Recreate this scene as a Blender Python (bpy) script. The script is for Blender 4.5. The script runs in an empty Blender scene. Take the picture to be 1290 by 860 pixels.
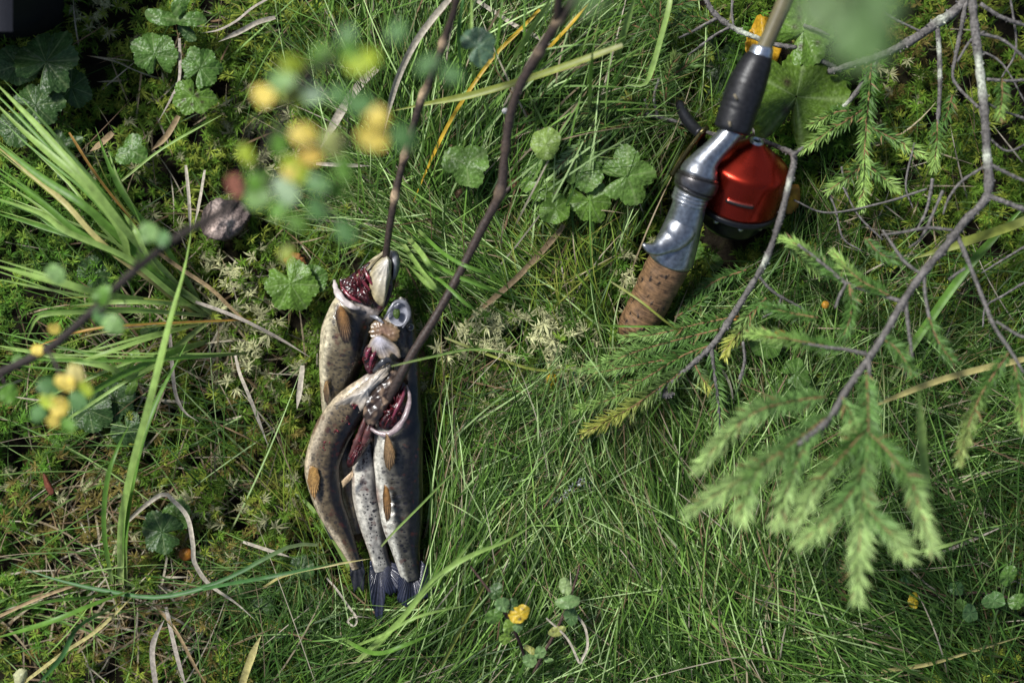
import bpy, math, random
import numpy as np
from mathutils import Vector
random.seed(7)
RNG = np.random.default_rng(11)
SC = bpy.context.scene
COL = SC.collection
# ------------------------------------------------------------------ camera, sky, sun, exposure
S = 0.00065                      # metres per photo pixel on the ground
CAM_H = 1290 * S * 50 / 36       # camera height over the moss
cam_d = bpy.data.cameras.new('camera')
cam = bpy.data.objects.new('camera', cam_d)
COL.objects.link(cam)
cam.location = (0, 0, CAM_H)
cam.rotation_euler = (0, 0, 0)
cam_d.lens = 50
cam_d.sensor_width = 36
cam_d.clip_start = 0.02
cam_d.clip_end = 500
cam_d.dof.use_dof = True
cam_d.dof.focus_distance = CAM_H - 0.025
cam_d.dof.aperture_fstop = 1.85
SC.camera = cam
SUN_EL, SUN_AZ = math.radians(50), math.radians(-50)      # azimuth from +Y towards +X
w = bpy.data.worlds.new('World')
SC.world = w
w.use_nodes = True
wn = w.node_tree
bg = wn.nodes['Background']
sky = wn.nodes.new('ShaderNodeTexSky')
sky.sky_type = 'NISHITA'
sky.sun_disc = False
sky.sun_elevation = SUN_EL
sky.sun_rotation = SUN_AZ
sky.dust_density = 2.0
sky.ozone_density = 1.0
wn.links.new(sky.outputs[0], bg.inputs[0])
bg.inputs[1].default_value = 0.05

sun_d = bpy.data.lights.new('sun', 'SUN')
sun_d.energy = 2.4
sun_d.angle = math.radians(12)
sun_d.color = (1.0, 1.0, 0.98)
sun = bpy.data.objects.new('sun', sun_d)
COL.objects.link(sun)
sun_dir = Vector((math.sin(SUN_AZ) * math.cos(SUN_EL), math.cos(SUN_AZ) * math.cos(SUN_EL), math.sin(SUN_EL)))
sun.rotation_euler = sun_dir.to_track_quat('Z', 'Y').to_euler()
sun.location = (-3, 2, 6)
SC.view_settings.view_transform = 'Standard'
SC.view_settings.look = 'None'
SC.view_settings.exposure = 0.93
SC.view_settings.gamma = 1.0
SC.render.resolution_x, SC.render.resolution_y = 1024, 682

# ------------------------------------------------------------------ helpers
def P(px, py, z=0.0):
    f = (CAM_H - z) / CAM_H
    return np.array([(px - 645) * S * f, (430 - py) * S * f, z])

_wv = [(RNG.uniform(0, 6.28), RNG.uniform(6, 26), RNG.uniform(0, 6.28)) for _ in range(14)]
def H(x, y):
    """height of the soil"""
    h = np.zeros_like(np.asarray(x, float))
    for a, k, ph in _wv:
        h = h + np.sin((x * math.cos(a) + y * math.sin(a)) * k + ph) * (0.05 / k)
    fall = np.exp(-((x / 1.2) ** 2 + (y / 1.2) ** 2))
    return -0.022 + h * 0.55 * (0.3 + 0.7 * fall)

def noise2(x, y, k, seed=0):
    r = np.random.default_rng(100 + seed)
    v = np.zeros_like(x, dtype=float)
    for i in range(8):
        a, ph, kk = r.uniform(0, 6.28), r.uniform(0, 6.28), k * r.uniform(0.6, 1.7)
        v = v + np.sin((x * math.cos(a) + y * math.sin(a)) * kk + ph)
    return v / 4.0

def spline(pts, n):
    """Catmull-Rom through rows of pts (any number of columns), n samples, even in arc length of the first three"""
    p = np.asarray(pts, float)
    if len(p) == 2:
        t = np.linspace(0, 1, n)[:, None]
        return p[0] * (1 - t) + p[1] * t
    e = np.vstack([2 * p[0] - p[1], p, 2 * p[-1] - p[-2]])
    out = []
    for i in range(1, len(e) - 2):
        t = np.linspace(0, 1, 24, endpoint=False)[:, None]
        a, b, c, d = e[i - 1], e[i], e[i + 1], e[i + 2]
        out.append(0.5 * (2 * b + (c - a) * t + (2 * a - 5 * b + 4 * c - d) * t ** 2 + (3 * b - a - 3 * c + d) * t ** 3))
    out.append(p[-1:])
    q = np.vstack(out)
    s = np.concatenate([[0], np.cumsum(np.linalg.norm(np.diff(q[:, :3], axis=0), axis=1))])
    ts = np.linspace(0, s[-1], n)
    return np.stack([np.interp(ts, s, q[:, k]) for k in range(q.shape[1])], 1)

def nrm(v):
    return v / (np.linalg.norm(v, axis=-1, keepdims=True) + 1e-12)

class MB:
    def __init__(self):
        self.v, self.f, self.c, self.uv, self.n = [], [], [], [], 0
    def add(self, v, faces, col=(1, 1, 1), uv=None):
        v = np.asarray(v, float).reshape(-1, 3)
        faces = np.asarray(faces, np.int64)
        self.v.append(v)
        self.f.append(faces + self.n)
        c = np.asarray(col, float)
        if c.ndim == 1:
            c = np.tile(c, (len(v), 1))
        self.c.append(c[:, :3])
        uv = np.zeros((len(v), 3)) if uv is None else np.asarray(uv, float)
        if uv.shape[1] == 2:
            uv = np.hstack([uv, np.zeros((len(v), 1))])
        self.uv.append(uv)
        self.n += len(v)
    def grid(self, g, col=(1, 1, 1), closed=False, uv=None):
        """g: rows x cols x 3"""
        r, c = g.shape[:2]
        i = np.arange(r * c).reshape(r, c)
        if closed:
            i = np.hstack([i, i[:, :1]])
        f = np.stack([i[:-1, :-1], i[:-1, 1:], i[1:, 1:], i[1:, :-1]], -1).reshape(-1, 4)
        cc = np.asarray(col, float)
        if cc.ndim == 3:
            cc = cc.reshape(-1, 3)
        self.add(g.reshape(-1, 3), f, cc, None if uv is None else np.asarray(uv).reshape(-1, np.asarray(uv).shape[-1]))
    def tube(self, path, rad, sides=8, col=(1, 1, 1), cap=True, squash=None):
        p = np.asarray(path, float)
        n = len(p)
        rad = np.broadcast_to(np.asarray(rad, float), (n,))
        t = nrm(np.gradient(p, axis=0))
        ref = np.array([0, 0, 1.0]) if abs(t[0][2]) < 0.9 else np.array([1.0, 0, 0])
        u = nrm(np.cross(t[0], ref))
        us = []
        for k in range(n):
            u = nrm(u - t[k] * np.dot(u, t[k]))
            us.append(u)
        us = np.array(us)
        vs = np.cross(us, t)
        a = np.linspace(0, 2 * math.pi, sides, endpoint=False)
        sq = 1.0 if squash is None else squash
        g = p[:, None] + rad[:, None, None] * (us[:, None] * np.cos(a)[None, :, None] + sq * vs[:, None] * np.sin(a)[None, :, None])
        cc = np.asarray(col, float)
        if cc.ndim == 2 and len(cc) == n:
            cc = np.repeat(cc[:, None], sides, 1)
        if cap:
            g = np.concatenate([np.repeat(p[:1, None], sides, 1), g, np.repeat(p[-1:, None], sides, 1)])
            if cc.ndim == 3:
                cc = np.concatenate([cc[:1], cc, cc[-1:]])
        self.grid(g, cc, closed=True)
    def ribbon(self, path, width, col, up=(0, 0, 1), keel=0.25, twist=0.0):
        """a grass blade: three points across with a keel"""
        p = np.asarray(path, float)
        n = len(p)
        w_ = np.broadcast_to(np.asarray(width, float), (n,))
        t = nrm(np.gradient(p, axis=0))
        up = np.asarray(up, float)
        side = nrm(np.cross(t, up))
        nn = np.cross(side, t)
        tw = np.linspace(0, twist, n)[:, None]
        side, nn = side * np.cos(tw) + nn * np.sin(tw), nn * np.cos(tw) - side * np.sin(tw)
        g = np.stack([p - side * w_[:, None] / 2, p - nn * (w_ * keel)[:, None], p + side * w_[:, None] / 2], 1)
        cc = np.asarray(col, float)
        if cc.ndim == 2:
            cc = np.stack([cc, cc * 0.86, cc], 1)
        self.grid(g, cc)
    def lathe(self, c, ax, prof, sides=48, col=(1, 1, 1), e1=None):
        c, ax = np.asarray(c, float), nrm(np.asarray(ax, float))
        if e1 is None:
            e1 = np.cross(ax, [0.3, 0.2, 0.9])
        e1 = nrm(np.asarray(e1) - ax * np.dot(e1, ax))
        e2 = np.cross(ax, e1)
        a = np.linspace(0, 2 * math.pi, sides, endpoint=False)
        pr = np.asarray(prof, float)
        g = c + pr[:, 0][:, None, None] * ax + pr[:, 1][:, None, None] * (np.cos(a)[None, :, None] * e1 + np.sin(a)[None, :, None] * e2)
        self.grid(g, col, closed=True)
    def build(self, name, material, parent=None, smooth=True, kind=None):
        me = bpy.data.meshes.new(name)
        v = np.vstack(self.v)
        counts = np.concatenate([np.full(len(f), f.shape[1], np.int32) for f in self.f])
        loops = np.concatenate([f.ravel() for f in self.f]).astype(np.int32)
        me.vertices.add(len(v))
        me.vertices.foreach_set('co', v.astype(np.float32).ravel())
        me.loops.add(len(loops))
        me.loops.foreach_set('vertex_index', loops)
        me.polygons.add(len(counts))
        me.polygons.foreach_set('loop_start', np.concatenate([[0], np.cumsum(counts)[:-1]]).astype(np.int32))
        me.polygons.foreach_set('loop_total', counts)
        me.polygons.foreach_set('use_smooth', np.full(len(counts), smooth, bool))
        c = np.ones((len(v), 4), np.float32)
        c[:, :3] = np.vstack(self.c)
        at = me.attributes.new('tint', 'FLOAT_COLOR', 'POINT')
        at.data.foreach_set('color', c.ravel())
        u = np.zeros((len(v), 3), np.float32)
        u[:, :] = np.vstack(self.uv)
        at = me.attributes.new('skin_uv', 'FLOAT_VECTOR', 'POINT')
        at.data.foreach_set('vector', u.ravel())
        me.update(calc_edges=True)
        me.validate()
        me.materials.append(material)
        o = bpy.data.objects.new(name, me)
        COL.objects.link(o)
        if parent is not None:
            o.parent = parent
            o.matrix_parent_inverse = parent.matrix_world.inverted() if parent.type != 'EMPTY' else MPI(parent)
        if kind:
            o['kind'] = kind
        return o

def MPI(e):
    from mathutils import Matrix
    return Matrix.Translation(-Vector(e['_base']))

GROUPS = {'trout': 'trout hanging on the two sticks', 'stick': 'dark sticks the trout hang on', 'dry_straw': 'dry straws lying in the moss and grass', 'fallen_leaf': 'small fallen leaves', 'lobed_herb': 'herbs with lobed leaves',
          'berry_shoot': 'small shoots with oval leaves', 'sedge_clump': 'clumps of broad sedge', 'tall_grass': 'single long grass blades', 'grass_stalk': 'single thin grass stalks', 'birch_shoot': 'small birch shoots in the grass'}
def tag(o, label, cat, group=None):
    group = group or GROUPS.get(o.name.split('.')[0])
    o['label'] = label
    o['category'] = cat
    if group:
        o['group'] = group
    return o

def thing(name, label, cat, base, group=None):
    o = bpy.data.objects.new(name, None)
    o.empty_display_size = 0.01
    o.location = tuple(float(x) for x in base)
    o['_base'] = [float(x) for x in base]
    COL.objects.link(o)
    return tag(o, label, cat, group)

# ------------------------------------------------------------------ materials
def newmat(name):
    m = bpy.data.materials.new(name)
    m.use_nodes = True
    nt = m.node_tree
    return m, nt, nt.nodes['Principled BSDF'], nt.nodes['Material Output']

def node(nt, typ, **kw):
    n = nt.nodes.new(typ)
    for k, v in kw.items():
        if k.startswith('i_'):
            key = k[2:]
            n.inputs[int(key) if key.isdigit() else key].default_value = v
        else:
            setattr(n, k, v)
    return n

def tint_noise(nt, scale, lo, hi, coord='Object', detail=4.0, distort=0.0):
    """attribute tint times a noise between lo and hi"""
    at = node(nt, 'ShaderNodeAttribute', attribute_name='tint')
    tc = node(nt, 'ShaderNodeTexCoord')
    nz = node(nt, 'ShaderNodeTexNoise', i_Scale=scale, i_Detail=detail, i_Distortion=distort)
    nt.links.new(tc.outputs[coord], nz.inputs['Vector'])
    mr = node(nt, 'ShaderNodeMapRange', i_1=0.3, i_2=0.7, i_3=lo, i_4=hi)
    nt.links.new(nz.outputs[0], mr.inputs[0])
    mx = node(nt, 'ShaderNodeVectorMath', operation='MULTIPLY')
    nt.links.new(at.outputs['Color'], mx.inputs[0])
    nt.links.new(mr.outputs[0], mx.inputs[1])
    return mx.outputs[0], nz

def bump(nt, bs, height, strength, dist):
    b = node(nt, 'ShaderNodeBump', i_Strength=strength, i_Distance=dist)
    nt.links.new(height, b.inputs['Height'])
    nt.links.new(b.outputs[0], bs.inputs['Normal'])
    return b

def leafmat(name, transl=0.3, rough=0.45, scale=300, lo=0.75, hi=1.25, spec=0.4, bumps=0.3):
    m, nt, bs, out = newmat(name)
    c, nz = tint_noise(nt, scale, lo, hi)
    nt.links.new(c, bs.inputs['Base Color'])
    bs.inputs['Roughness'].default_value = rough
    bs.inputs['Specular IOR Level'].default_value = spec
    bump(nt, bs, nz.outputs[0], bumps, 0.0005)
    tr = node(nt, 'ShaderNodeBsdfTranslucent')
    nt.links.new(c, tr.inputs[0])
    mx = node(nt, 'ShaderNodeMixShader', i_0=transl)
    nt.links.new(bs.outputs[0], mx.inputs[1])
    nt.links.new(tr.outputs[0], mx.inputs[2])
    nt.links.new(mx.outputs[0], out.inputs[0])
    return m

def solidmat(name, rough=0.6, metal=0.0, scale=200, lo=0.7, hi=1.3, spec=0.4, bumps=0.4, bdist=0.0006, coat=0.0, distort=0.0, detail=6):
    m, nt, bs, out = newmat(name)
    c, nz = tint_noise(nt, scale, lo, hi, detail=detail, distort=distort)
    nt.links.new(c, bs.inputs['Base Color'])
    bs.inputs['Roughness'].default_value = rough
    bs.inputs['Metallic'].default_value = metal
    bs.inputs['Specular IOR Level'].default_value = spec
    bs.inputs['Coat Weight'].default_value = coat
    bs.inputs['Coat Roughness'].default_value = 0.12
    bump(nt, bs, nz.outputs[0], bumps, bdist)
    return m

M = {}
M['grass'] = leafmat('grass', 0.16, 0.5, 60, 0.8, 1.2, 0.22)
M['blade'] = leafmat('blade', 0.2, 0.42, 140, 0.75, 1.25, 0.3)
M['straw'] = leafmat('straw', 0.15, 0.6, 350, 0.65, 1.3, 0.3)
M['moss'] = leafmat('moss', 0.18, 0.6, 90, 0.75, 1.25, 0.15)
M['leaf'] = leafmat('leaf', 0.2, 0.40, 260, 0.72, 1.25, 0.35, 0.6)
def crinkle(m):
    nt = m.node_tree
    bs = nt.nodes['Principled BSDF']
    tc = node(nt, 'ShaderNodeTexCoord')
    vo = node(nt, 'ShaderNodeTexVoronoi', i_Scale=420.0)
    vo.feature = 'SMOOTH_F1'
    nt.links.new(tc.outputs['Object'], vo.inputs['Vector'])
    old = [n for n in nt.nodes if n.type == 'BUMP'][0]
    b = node(nt, 'ShaderNodeBump', i_Strength=0.55, i_Distance=0.0012)
    b.invert = True
    nt.links.new(vo.outputs['Distance'], b.inputs['Height'])
    nt.links.new(old.outputs[0], b.inputs['Normal'])
    nt.links.new(b.outputs[0], bs.inputs['Normal'])
crinkle(M['leaf'])
M['needle'] = leafmat('needle', 0.15, 0.45, 80, 0.8, 1.2, 0.3)
M['bark'] = solidmat('bark', 0.75, 0, 420, 0.45, 1.5, 0.3, 0.9, 0.0012)
M['stick'] = solidmat('stick', 0.5, 0, 380, 0.6, 1.5, 0.45, 0.6, 0.0008)
M['lichen'] = solidmat('lichen', 0.9, 0, 500, 0.6, 1.3, 0.2, 1.0, 0.001)
M['alu'] = solidmat('worn_aluminium', 0.3, 0.9, 330, 0.55, 1.15, 0.5, 0.22, 0.0005)
M['black'] = solidmat('black_wrap', 0.42, 0, 300, 0.6, 1.5, 0.4, 0.4, 0.0005)
M['blackpl'] = solidmat('black_plastic', 0.35, 0, 300, 0.7, 1.4, 0.5, 0.1)
M['brass'] = solidmat('brass', 0.3, 0.9, 300, 0.7, 1.2)
M['blank'] = solidmat('rod_blank', 0.35, 0, 150, 0.85, 1.15, 0.5, 0.05, coat=0.4)
M['fin'] = solidmat('fin', 0.35, 0, 500, 0.6, 1.35, 0.5, 0.4, 0.0004, coat=0.35)
M['gill'] = solidmat('gill', 0.3, 0, 300, 0.4, 1.4, 0.5, 0.25, 0.0005, coat=0.4)
M['flesh'] = solidmat('flesh', 0.32, 0, 330, 0.7, 1.2, 0.5, 0.5, 0.0008, coat=0.4)
M['eye'] = solidmat('eye', 0.08, 0, 100, 0.9, 1.1, 0.6, 0.0, coat=1.0)
M['fabric'] = solidmat('dark_fabric', 0.8, 0, 900, 0.7, 1.3, 0.3, 0.3, 0.0004)
M['fungus'] = solidmat('fungus', 0.6, 0, 260, 0.8, 1.2, 0.3, 0.4)

def red_mat():
    m, nt, bs, out = newmat('anodised_red')
    tc = node(nt, 'ShaderNodeTexCoord')
    nz = node(nt, 'ShaderNodeTexNoise', i_Scale=60.0, i_Detail=8.0)
    nt.links.new(tc.outputs['Object'], nz.inputs['Vector'])
    # small scratches down to bare metal
    mp = node(nt, 'ShaderNodeMapping')
    mp.inputs['Scale'].default_value = (900, 260, 260)
    nt.links.new(tc.outputs['Object'], mp.inputs[0])
    sc = node(nt, 'ShaderNodeTexNoise', i_Scale=1.0, i_Detail=5.0)
    nt.links.new(mp.outputs[0], sc.inputs['Vector'])
    big = node(nt, 'ShaderNodeTexNoise', i_Scale=45.0, i_Detail=2.0)
    nt.links.new(tc.outputs['Object'], big.inputs['Vector'])
    ad = node(nt, 'ShaderNodeMath', operation='ADD')
    mu = node(nt, 'ShaderNodeMath', operation='MULTIPLY', i_1=0.55)
    nt.links.new(big.outputs[0], mu.inputs[0])
    nt.links.new(sc.outputs[0], ad.inputs[0])
    nt.links.new(mu.outputs[0], ad.inputs[1])
    mk = node(nt, 'ShaderNodeMapRange', i_1=1.07, i_2=1.12)
    nt.links.new(ad.outputs[0], mk.inputs[0])
    at = node(nt, 'ShaderNodeAttribute', attribute_name='tint')
    mix = node(nt, 'ShaderNodeMix', data_type='RGBA')
    nt.links.new(mk.outputs[0], mix.inputs[0])
    nt.links.new(at.outputs['Color'], mix.inputs[6])
    mix.inputs[7].default_value = (0.75, 0.55, 0.5, 1)
    nt.links.new(mix.outputs[2], bs.inputs['Base Color'])
    bs.inputs['Metallic'].default_value = 0.9
    rr = node(nt, 'ShaderNodeMapRange', i_1=0.3, i_2=0.7, i_3=0.2, i_4=0.36)
    nt.links.new(nz.outputs[0], rr.inputs[0])
    nt.links.new(rr.outputs[0], bs.inputs['Roughness'])
    bump(nt, bs, sc.outputs[0], 0.08, 0.0003)
    return m
M['red'] = red_mat()

def cork_mat():
    m, nt, bs, out = newmat('cork')
    tc = node(nt, 'ShaderNodeTexCoord')
    nz = node(nt, 'ShaderNodeTexNoise', i_Scale=170.0, i_Detail=9.0, i_Roughness=0.7)
    nt.links.new(tc.outputs['Object'], nz.inputs['Vector'])
    at = node(nt, 'ShaderNodeAttribute', attribute_name='skin_uv')
    mp = node(nt, 'ShaderNodeMapping')
    mp.inputs['Scale'].default_value = (20, 8, 1)
    nt.links.new(at.outputs['Vector'], mp.inputs[0])
    pit = node(nt, 'ShaderNodeTexVoronoi', i_Scale=1.0, i_Randomness=1.0)
    dst = node(nt, 'ShaderNodeVectorMath', operation='ADD')
    sc = node(nt, 'ShaderNodeVectorMath', operation='SCALE', i_Scale=1.0)
    nt.links.new(nz.outputs['Color'], sc.inputs[0])
    nt.links.new(mp.outputs[0], dst.inputs[0])
    nt.links.new(sc.outputs[0], dst.inputs[1])
    nt.links.new(dst.outputs[0], pit.inputs['Vector'])
    pk = node(nt, 'ShaderNodeMapRange', i_1=0.13, i_2=0.27, i_3=1.0, i_4=0.0)
    nt.links.new(pit.outputs['Distance'], pk.inputs[0])
    # grain rings across the handle
    mp2 = node(nt, 'ShaderNodeMapping')
    mp2.inputs['Scale'].default_value = (9, 60, 1)
    nt.links.new(at.outputs['Vector'], mp2.inputs[0])
    gr = node(nt, 'ShaderNodeTexNoise', i_Scale=1.0, i_Detail=5.0)
    nt.links.new(mp2.outputs[0], gr.inputs['Vector'])
    cr = node(nt, 'ShaderNodeValToRGB')
    cr.color_ramp.elements[0].position = 0.36
    cr.color_ramp.elements[0].color = (0.03, 0.016, 0.008, 1)
    cr.color_ramp.elements[1].position = 0.62
    cr.color_ramp.elements[1].color = (0.29, 0.165, 0.078, 1)
    av = node(nt, 'ShaderNodeMath', operation='ADD')
    hv = node(nt, 'ShaderNodeMath', operation='MULTIPLY', i_1=0.5)
    nt.links.new(nz.outputs[0], av.inputs[0])
    nt.links.new(gr.outputs[0], av.inputs[1])
    nt.links.new(av.outputs[0], hv.inputs[0])
    nt.links.new(hv.outputs[0], cr.inputs[0])
    mix = node(nt, 'ShaderNodeMix', data_type='RGBA')
    nt.links.new(pk.outputs[0], mix.inputs[0])
    nt.links.new(cr.outputs[0], mix.inputs[6])
    mix.inputs[7].default_value = (0.02, 0.012, 0.008, 1)
    nt.links.new(mix.outputs[2], bs.inputs['Base Color'])
    bs.inputs['Roughness'].default_value = 0.5
    sub = node(nt, 'ShaderNodeMath', operation='SUBTRACT')
    nt.links.new(hv.outputs[0], sub.inputs[0])
    nt.links.new(pk.outputs[0], sub.inputs[1])
    bump(nt, bs, sub.outputs[0], 0.6, 0.001)
    return m
M['cork'] = cork_mat()

def fish_mat():
    m, nt, bs, out = newmat('trout_skin')
    at = node(nt, 'ShaderNodeAttribute', attribute_name='tint')
    uv = node(nt, 'ShaderNodeAttribute', attribute_name='skin_uv')     # x: along in px, y: around in px
    tc = node(nt, 'ShaderNodeTexCoord')
    nz = node(nt, 'ShaderNodeTexNoise', i_Scale=300.0, i_Detail=7.0)
    nt.links.new(tc.outputs['Object'], nz.inputs['Vector'])
    mr = node(nt, 'ShaderNodeMapRange', i_1=0.32, i_2=0.66, i_3=0.5, i_4=1.3)
    nt.links.new(nz.outputs[0], mr.inputs[0])
    c1 = node(nt, 'ShaderNodeVectorMath', operation='MULTIPLY')
    nt.links.new(at.outputs['Color'], c1.inputs[0])
    nt.links.new(mr.outputs[0], c1.inputs[1])
    # dark spots of two sizes
    prev = c1.outputs[0]
    for sc_, th, den in ((0.10, 0.20, 0.55), (0.21, 0.22, 0.5)):
        mp = node(nt, 'ShaderNodeVectorMath', operation='SCALE', i_Scale=sc_)
        nt.links.new(uv.outputs['Vector'], mp.inputs[0])
        vo = node(nt, 'ShaderNodeTexVoronoi', i_Scale=1.0)
        vo.voronoi_dimensions = '2D'
        nt.links.new(mp.outputs[0], vo.inputs['Vector'])
        k = node(nt, 'ShaderNodeMapRange', i_1=th * 0.88, i_2=th * 1.12, i_3=1.0, i_4=0.0)
        nt.links.new(vo.outputs['Distance'], k.inputs[0])
        sep = node(nt, 'ShaderNodeSeparateColor')
        nt.links.new(vo.outputs['Color'], sep.inputs[0])
        g = node(nt, 'ShaderNodeMath', operation='GREATER_THAN', i_1=den)
        nt.links.new(sep.outputs[0], g.inputs[0])
        k2 = node(nt, 'ShaderNodeMath', operation='MULTIPLY')
        nt.links.new(k.outputs[0], k2.inputs[0])
        nt.links.new(g.outputs[0], k2.inputs[1])
        # spots only where the skin is not flesh: alpha-free mask kept in the z of skin_uv
        sx = node(nt, 'ShaderNodeSeparateXYZ')
        nt.links.new(uv.outputs['Vector'], sx.inputs[0])
        k3 = node(nt, 'ShaderNodeMath', operation='MULTIPLY')
        nt.links.new(k2.outputs[0], k3.inputs[0])
        nt.links.new(sx.outputs[2], k3.inputs[1])
        mx = node(nt, 'ShaderNodeMix', data_type='RGBA')
        nt.links.new(k3.outputs[0], mx.inputs[0])
        nt.links.new(prev, mx.inputs[6])
        mx.inputs[7].default_value = (0.012, 0.01, 0.012, 1)
        prev = mx.outputs[2]
    # blood smears
    nb = node(nt, 'ShaderNodeTexNoise', i_Scale=140.0, i_Detail=6.0)
    nt.links.new(tc.outputs['Object'], nb.inputs['Vector'])
    kb = node(nt, 'ShaderNodeMapRange', i_1=0.60, i_2=0.67, i_3=0.0, i_4=0.5)
    nt.links.new(nb.outputs[0], kb.inputs[0])
    mx = node(nt, 'ShaderNodeMix', data_type='RGBA')
    nt.links.new(kb.outputs[0], mx.inputs[0])
    nt.links.new(prev, mx.inputs[6])
    mx.inputs[7].default_value = (0.085, 0.018, 0.010, 1)
    nt.links.new(mx.outputs[2], bs.inputs['Base Color'])
    bs.inputs['Roughness'].default_value = 0.3
    bs.inputs['Metallic'].default_value = 0.12
    bs.inputs['Coat Weight'].default_value = 0.7
    bs.inputs['Coat Roughness'].default_value = 0.07
    mp = node(nt, 'ShaderNodeVectorMath', operation='SCALE', i_Scale=0.75)
    nt.links.new(uv.outputs['Vector'], mp.inputs[0])
    sv = node(nt, 'ShaderNodeTexVoronoi', i_Scale=1.0)
    sv.voronoi_dimensions = '2D'
    nt.links.new(mp.outputs[0], sv.inputs['Vector'])
    ad = node(nt, 'ShaderNodeMath', operation='MULTIPLY_ADD', i_1=0.3)
    nt.links.new(sv.outputs['Distance'], ad.inputs[0])
    nt.links.new(nz.outputs[0], ad.inputs[2])
    bump(nt, bs, ad.outputs[0], 0.3, 0.0014)
    nw = node(nt, 'ShaderNodeTexNoise', i_Scale=230.0, i_Detail=3.0)
    nt.links.new(tc.outputs['Object'], nw.inputs['Vector'])
    bc = node(nt, 'ShaderNodeBump', i_Strength=0.6, i_Distance=0.0014)
    nt.links.new(nw.outputs[0], bc.inputs['Height'])
    nt.links.new(bc.outputs[0], bs.inputs['Coat Normal'])
    return m
M['fish'] = fish_mat()

def ground_mat():
    m, nt, bs, out = newmat('forest_soil')
    tc = node(nt, 'ShaderNodeTexCoord')
    n1 = node(nt, 'ShaderNodeTexNoise', i_Scale=7.0, i_Detail=8.0)
    n2 = node(nt, 'ShaderNodeTexNoise', i_Scale=130.0, i_Detail=8.0, i_Roughness=0.7)
    for n in (n1, n2):
        nt.links.new(tc.outputs['Object'], n.inputs['Vector'])
    cr = node(nt, 'ShaderNodeValToRGB')
    e = cr.color_ramp.elements
    e[0].position, e[0].color = 0.35, (0.008, 0.006, 0.004, 1)
    e[1].position, e[1].color = 0.7, (0.03, 0.03, 0.009, 1)
    x = e.new(0.52)
    x.color = (0.016, 0.012, 0.006, 1)
    a = node(nt, 'ShaderNodeMath', operation='ADD')
    h = node(nt, 'ShaderNodeMath', operation='MULTIPLY', i_1=0.5)
    nt.links.new(n1.outputs[0], a.inputs[0])
    nt.links.new(n2.outputs[0], a.inputs[1])
    nt.links.new(a.outputs[0], h.inputs[0])
    nt.links.new(h.outputs[0], cr.inputs[0])
    nt.links.new(cr.outputs[0], bs.inputs['Base Color'])
    bs.inputs['Roughness'].default_value = 0.9
    bs.inputs['Specular IOR Level'].default_value = 0.2
    bump(nt, bs, n2.outputs[0], 1.0, 0.006)
    return m
M['ground'] = ground_mat()

# ------------------------------------------------------------------ ground
def build_ground():
    fine = np.linspace(-0.7, 0.7, 141)
    far = np.array([0.8, 1, 1.4, 2, 3, 5, 8, 14, 25, 45, 80])
    ax = np.concatenate([-far[::-1], fine, far])
    X, Y = np.meshgrid(ax, ax)
    b = MB()
    b.grid(np.stack([X, Y, H(X, Y)], -1)[:, :, :])
    return b.build('ground', M['ground'], kind='structure')
build_ground()

# keep-out capsules: (px, py, half width px) chains of fish and rod, filled below, used by moss and grass
KEEP = []
def keep(pts):
    for a, b in zip(pts[:-1], pts[1:]):
        d = math.hypot(b[0] - a[0], b[1] - a[1])
        n = max(2, int(d / 5))
        for k in range(n):
            t = k / n
            KEEP.append((a[0] + (b[0] - a[0]) * t, a[1] + (b[1] - a[1]) * t, a[2] + (b[2] - a[2]) * t))
def inside_keep(px, py, scale=1.0, grow=0.0):
    k = np.array(KEEP)
    out = np.zeros(len(px), bool)
    for s in range(0, len(px), 20000):
        sl = slice(s, s + 20000)
        d2 = (px[sl, None] - k[None, :, 0]) ** 2 + (py[sl, None] - k[None, :, 1]) ** 2
        out[sl] = (d2 < (k[None, :, 2] * scale + grow) ** 2).any(1)
    return out

FISH = {
 # knots head to tail: px, py, z, half width px, half thickness px
 'A': [(488, 316, .036, 4, 4), (484, 330, .036, 15, 11), (477, 347, .036, 22, 14), (468, 365, .035, 25, 15), (456, 382, .032, 27, 16), (443, 396, .030, 29, 17), (436, 420, .028, 31, 18), (431, 450, .026, 28, 17), (425, 480, .022, 22, 14), (424, 515, .016, 18, 12), (432, 570, .012, 16, 11), (441, 620, .012, 13, 9), (447, 655, .014, 9, 6), (450, 672, .014, 8, 4)],
 'D': [(509, 375, .034, 5, 5), (506, 388, .034, 14, 10), (504, 405, .034, 18, 12), (505, 425, .034, 19, 13), (508, 448, .033, 18, 13), (510, 475, .031, 19, 14), (506, 505, .031, 25, 16), (503, 535, .031, 30, 18), (502, 565, .031, 30, 18), (503, 605, .030, 29, 17), (505, 640, .028, 27, 16), (508, 668, .026, 23, 14), (512, 695, .023, 17, 11), (516, 716, .020, 14, 8), (520, 730, .018, 14, 5)],
 'C': [(493, 460, .046, 4, 4), (483, 469, .046, 8, 7), (468, 482, .044, 12, 9), (450, 500, .041, 18, 12), (434, 520, .037, 22, 14), (419, 545, .032, 23, 15), (408, 575, .029, 22, 15), (407, 602, .028, 21, 14), (414, 632, .026, 18, 12), (426, 660, .024, 15, 10), (438, 686, .021, 11, 8), (446, 705, .018, 8, 5), (450, 716, .016, 7, 3)],
 'E': [(460, 545, .020, 9, 8), (461, 565, .021, 13, 10), (462, 590, .022, 18, 12), (464, 620, .022, 20, 13), (468, 650, .021, 18, 12), (474, 680, .019, 14, 10), (479, 702, .017, 12, 7), (483, 718, .015, 13, 4)],
}
for k in FISH:
    keep([(a, b_, hw) for a, b_, z, hw, th in FISH[k]])
keep([(470, 712, 8), (480, 770, 6)]); keep([(490, 735, 12), (525, 738, 12)]); keep([(450, 715, 6), (455, 742, 5)])
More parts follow.
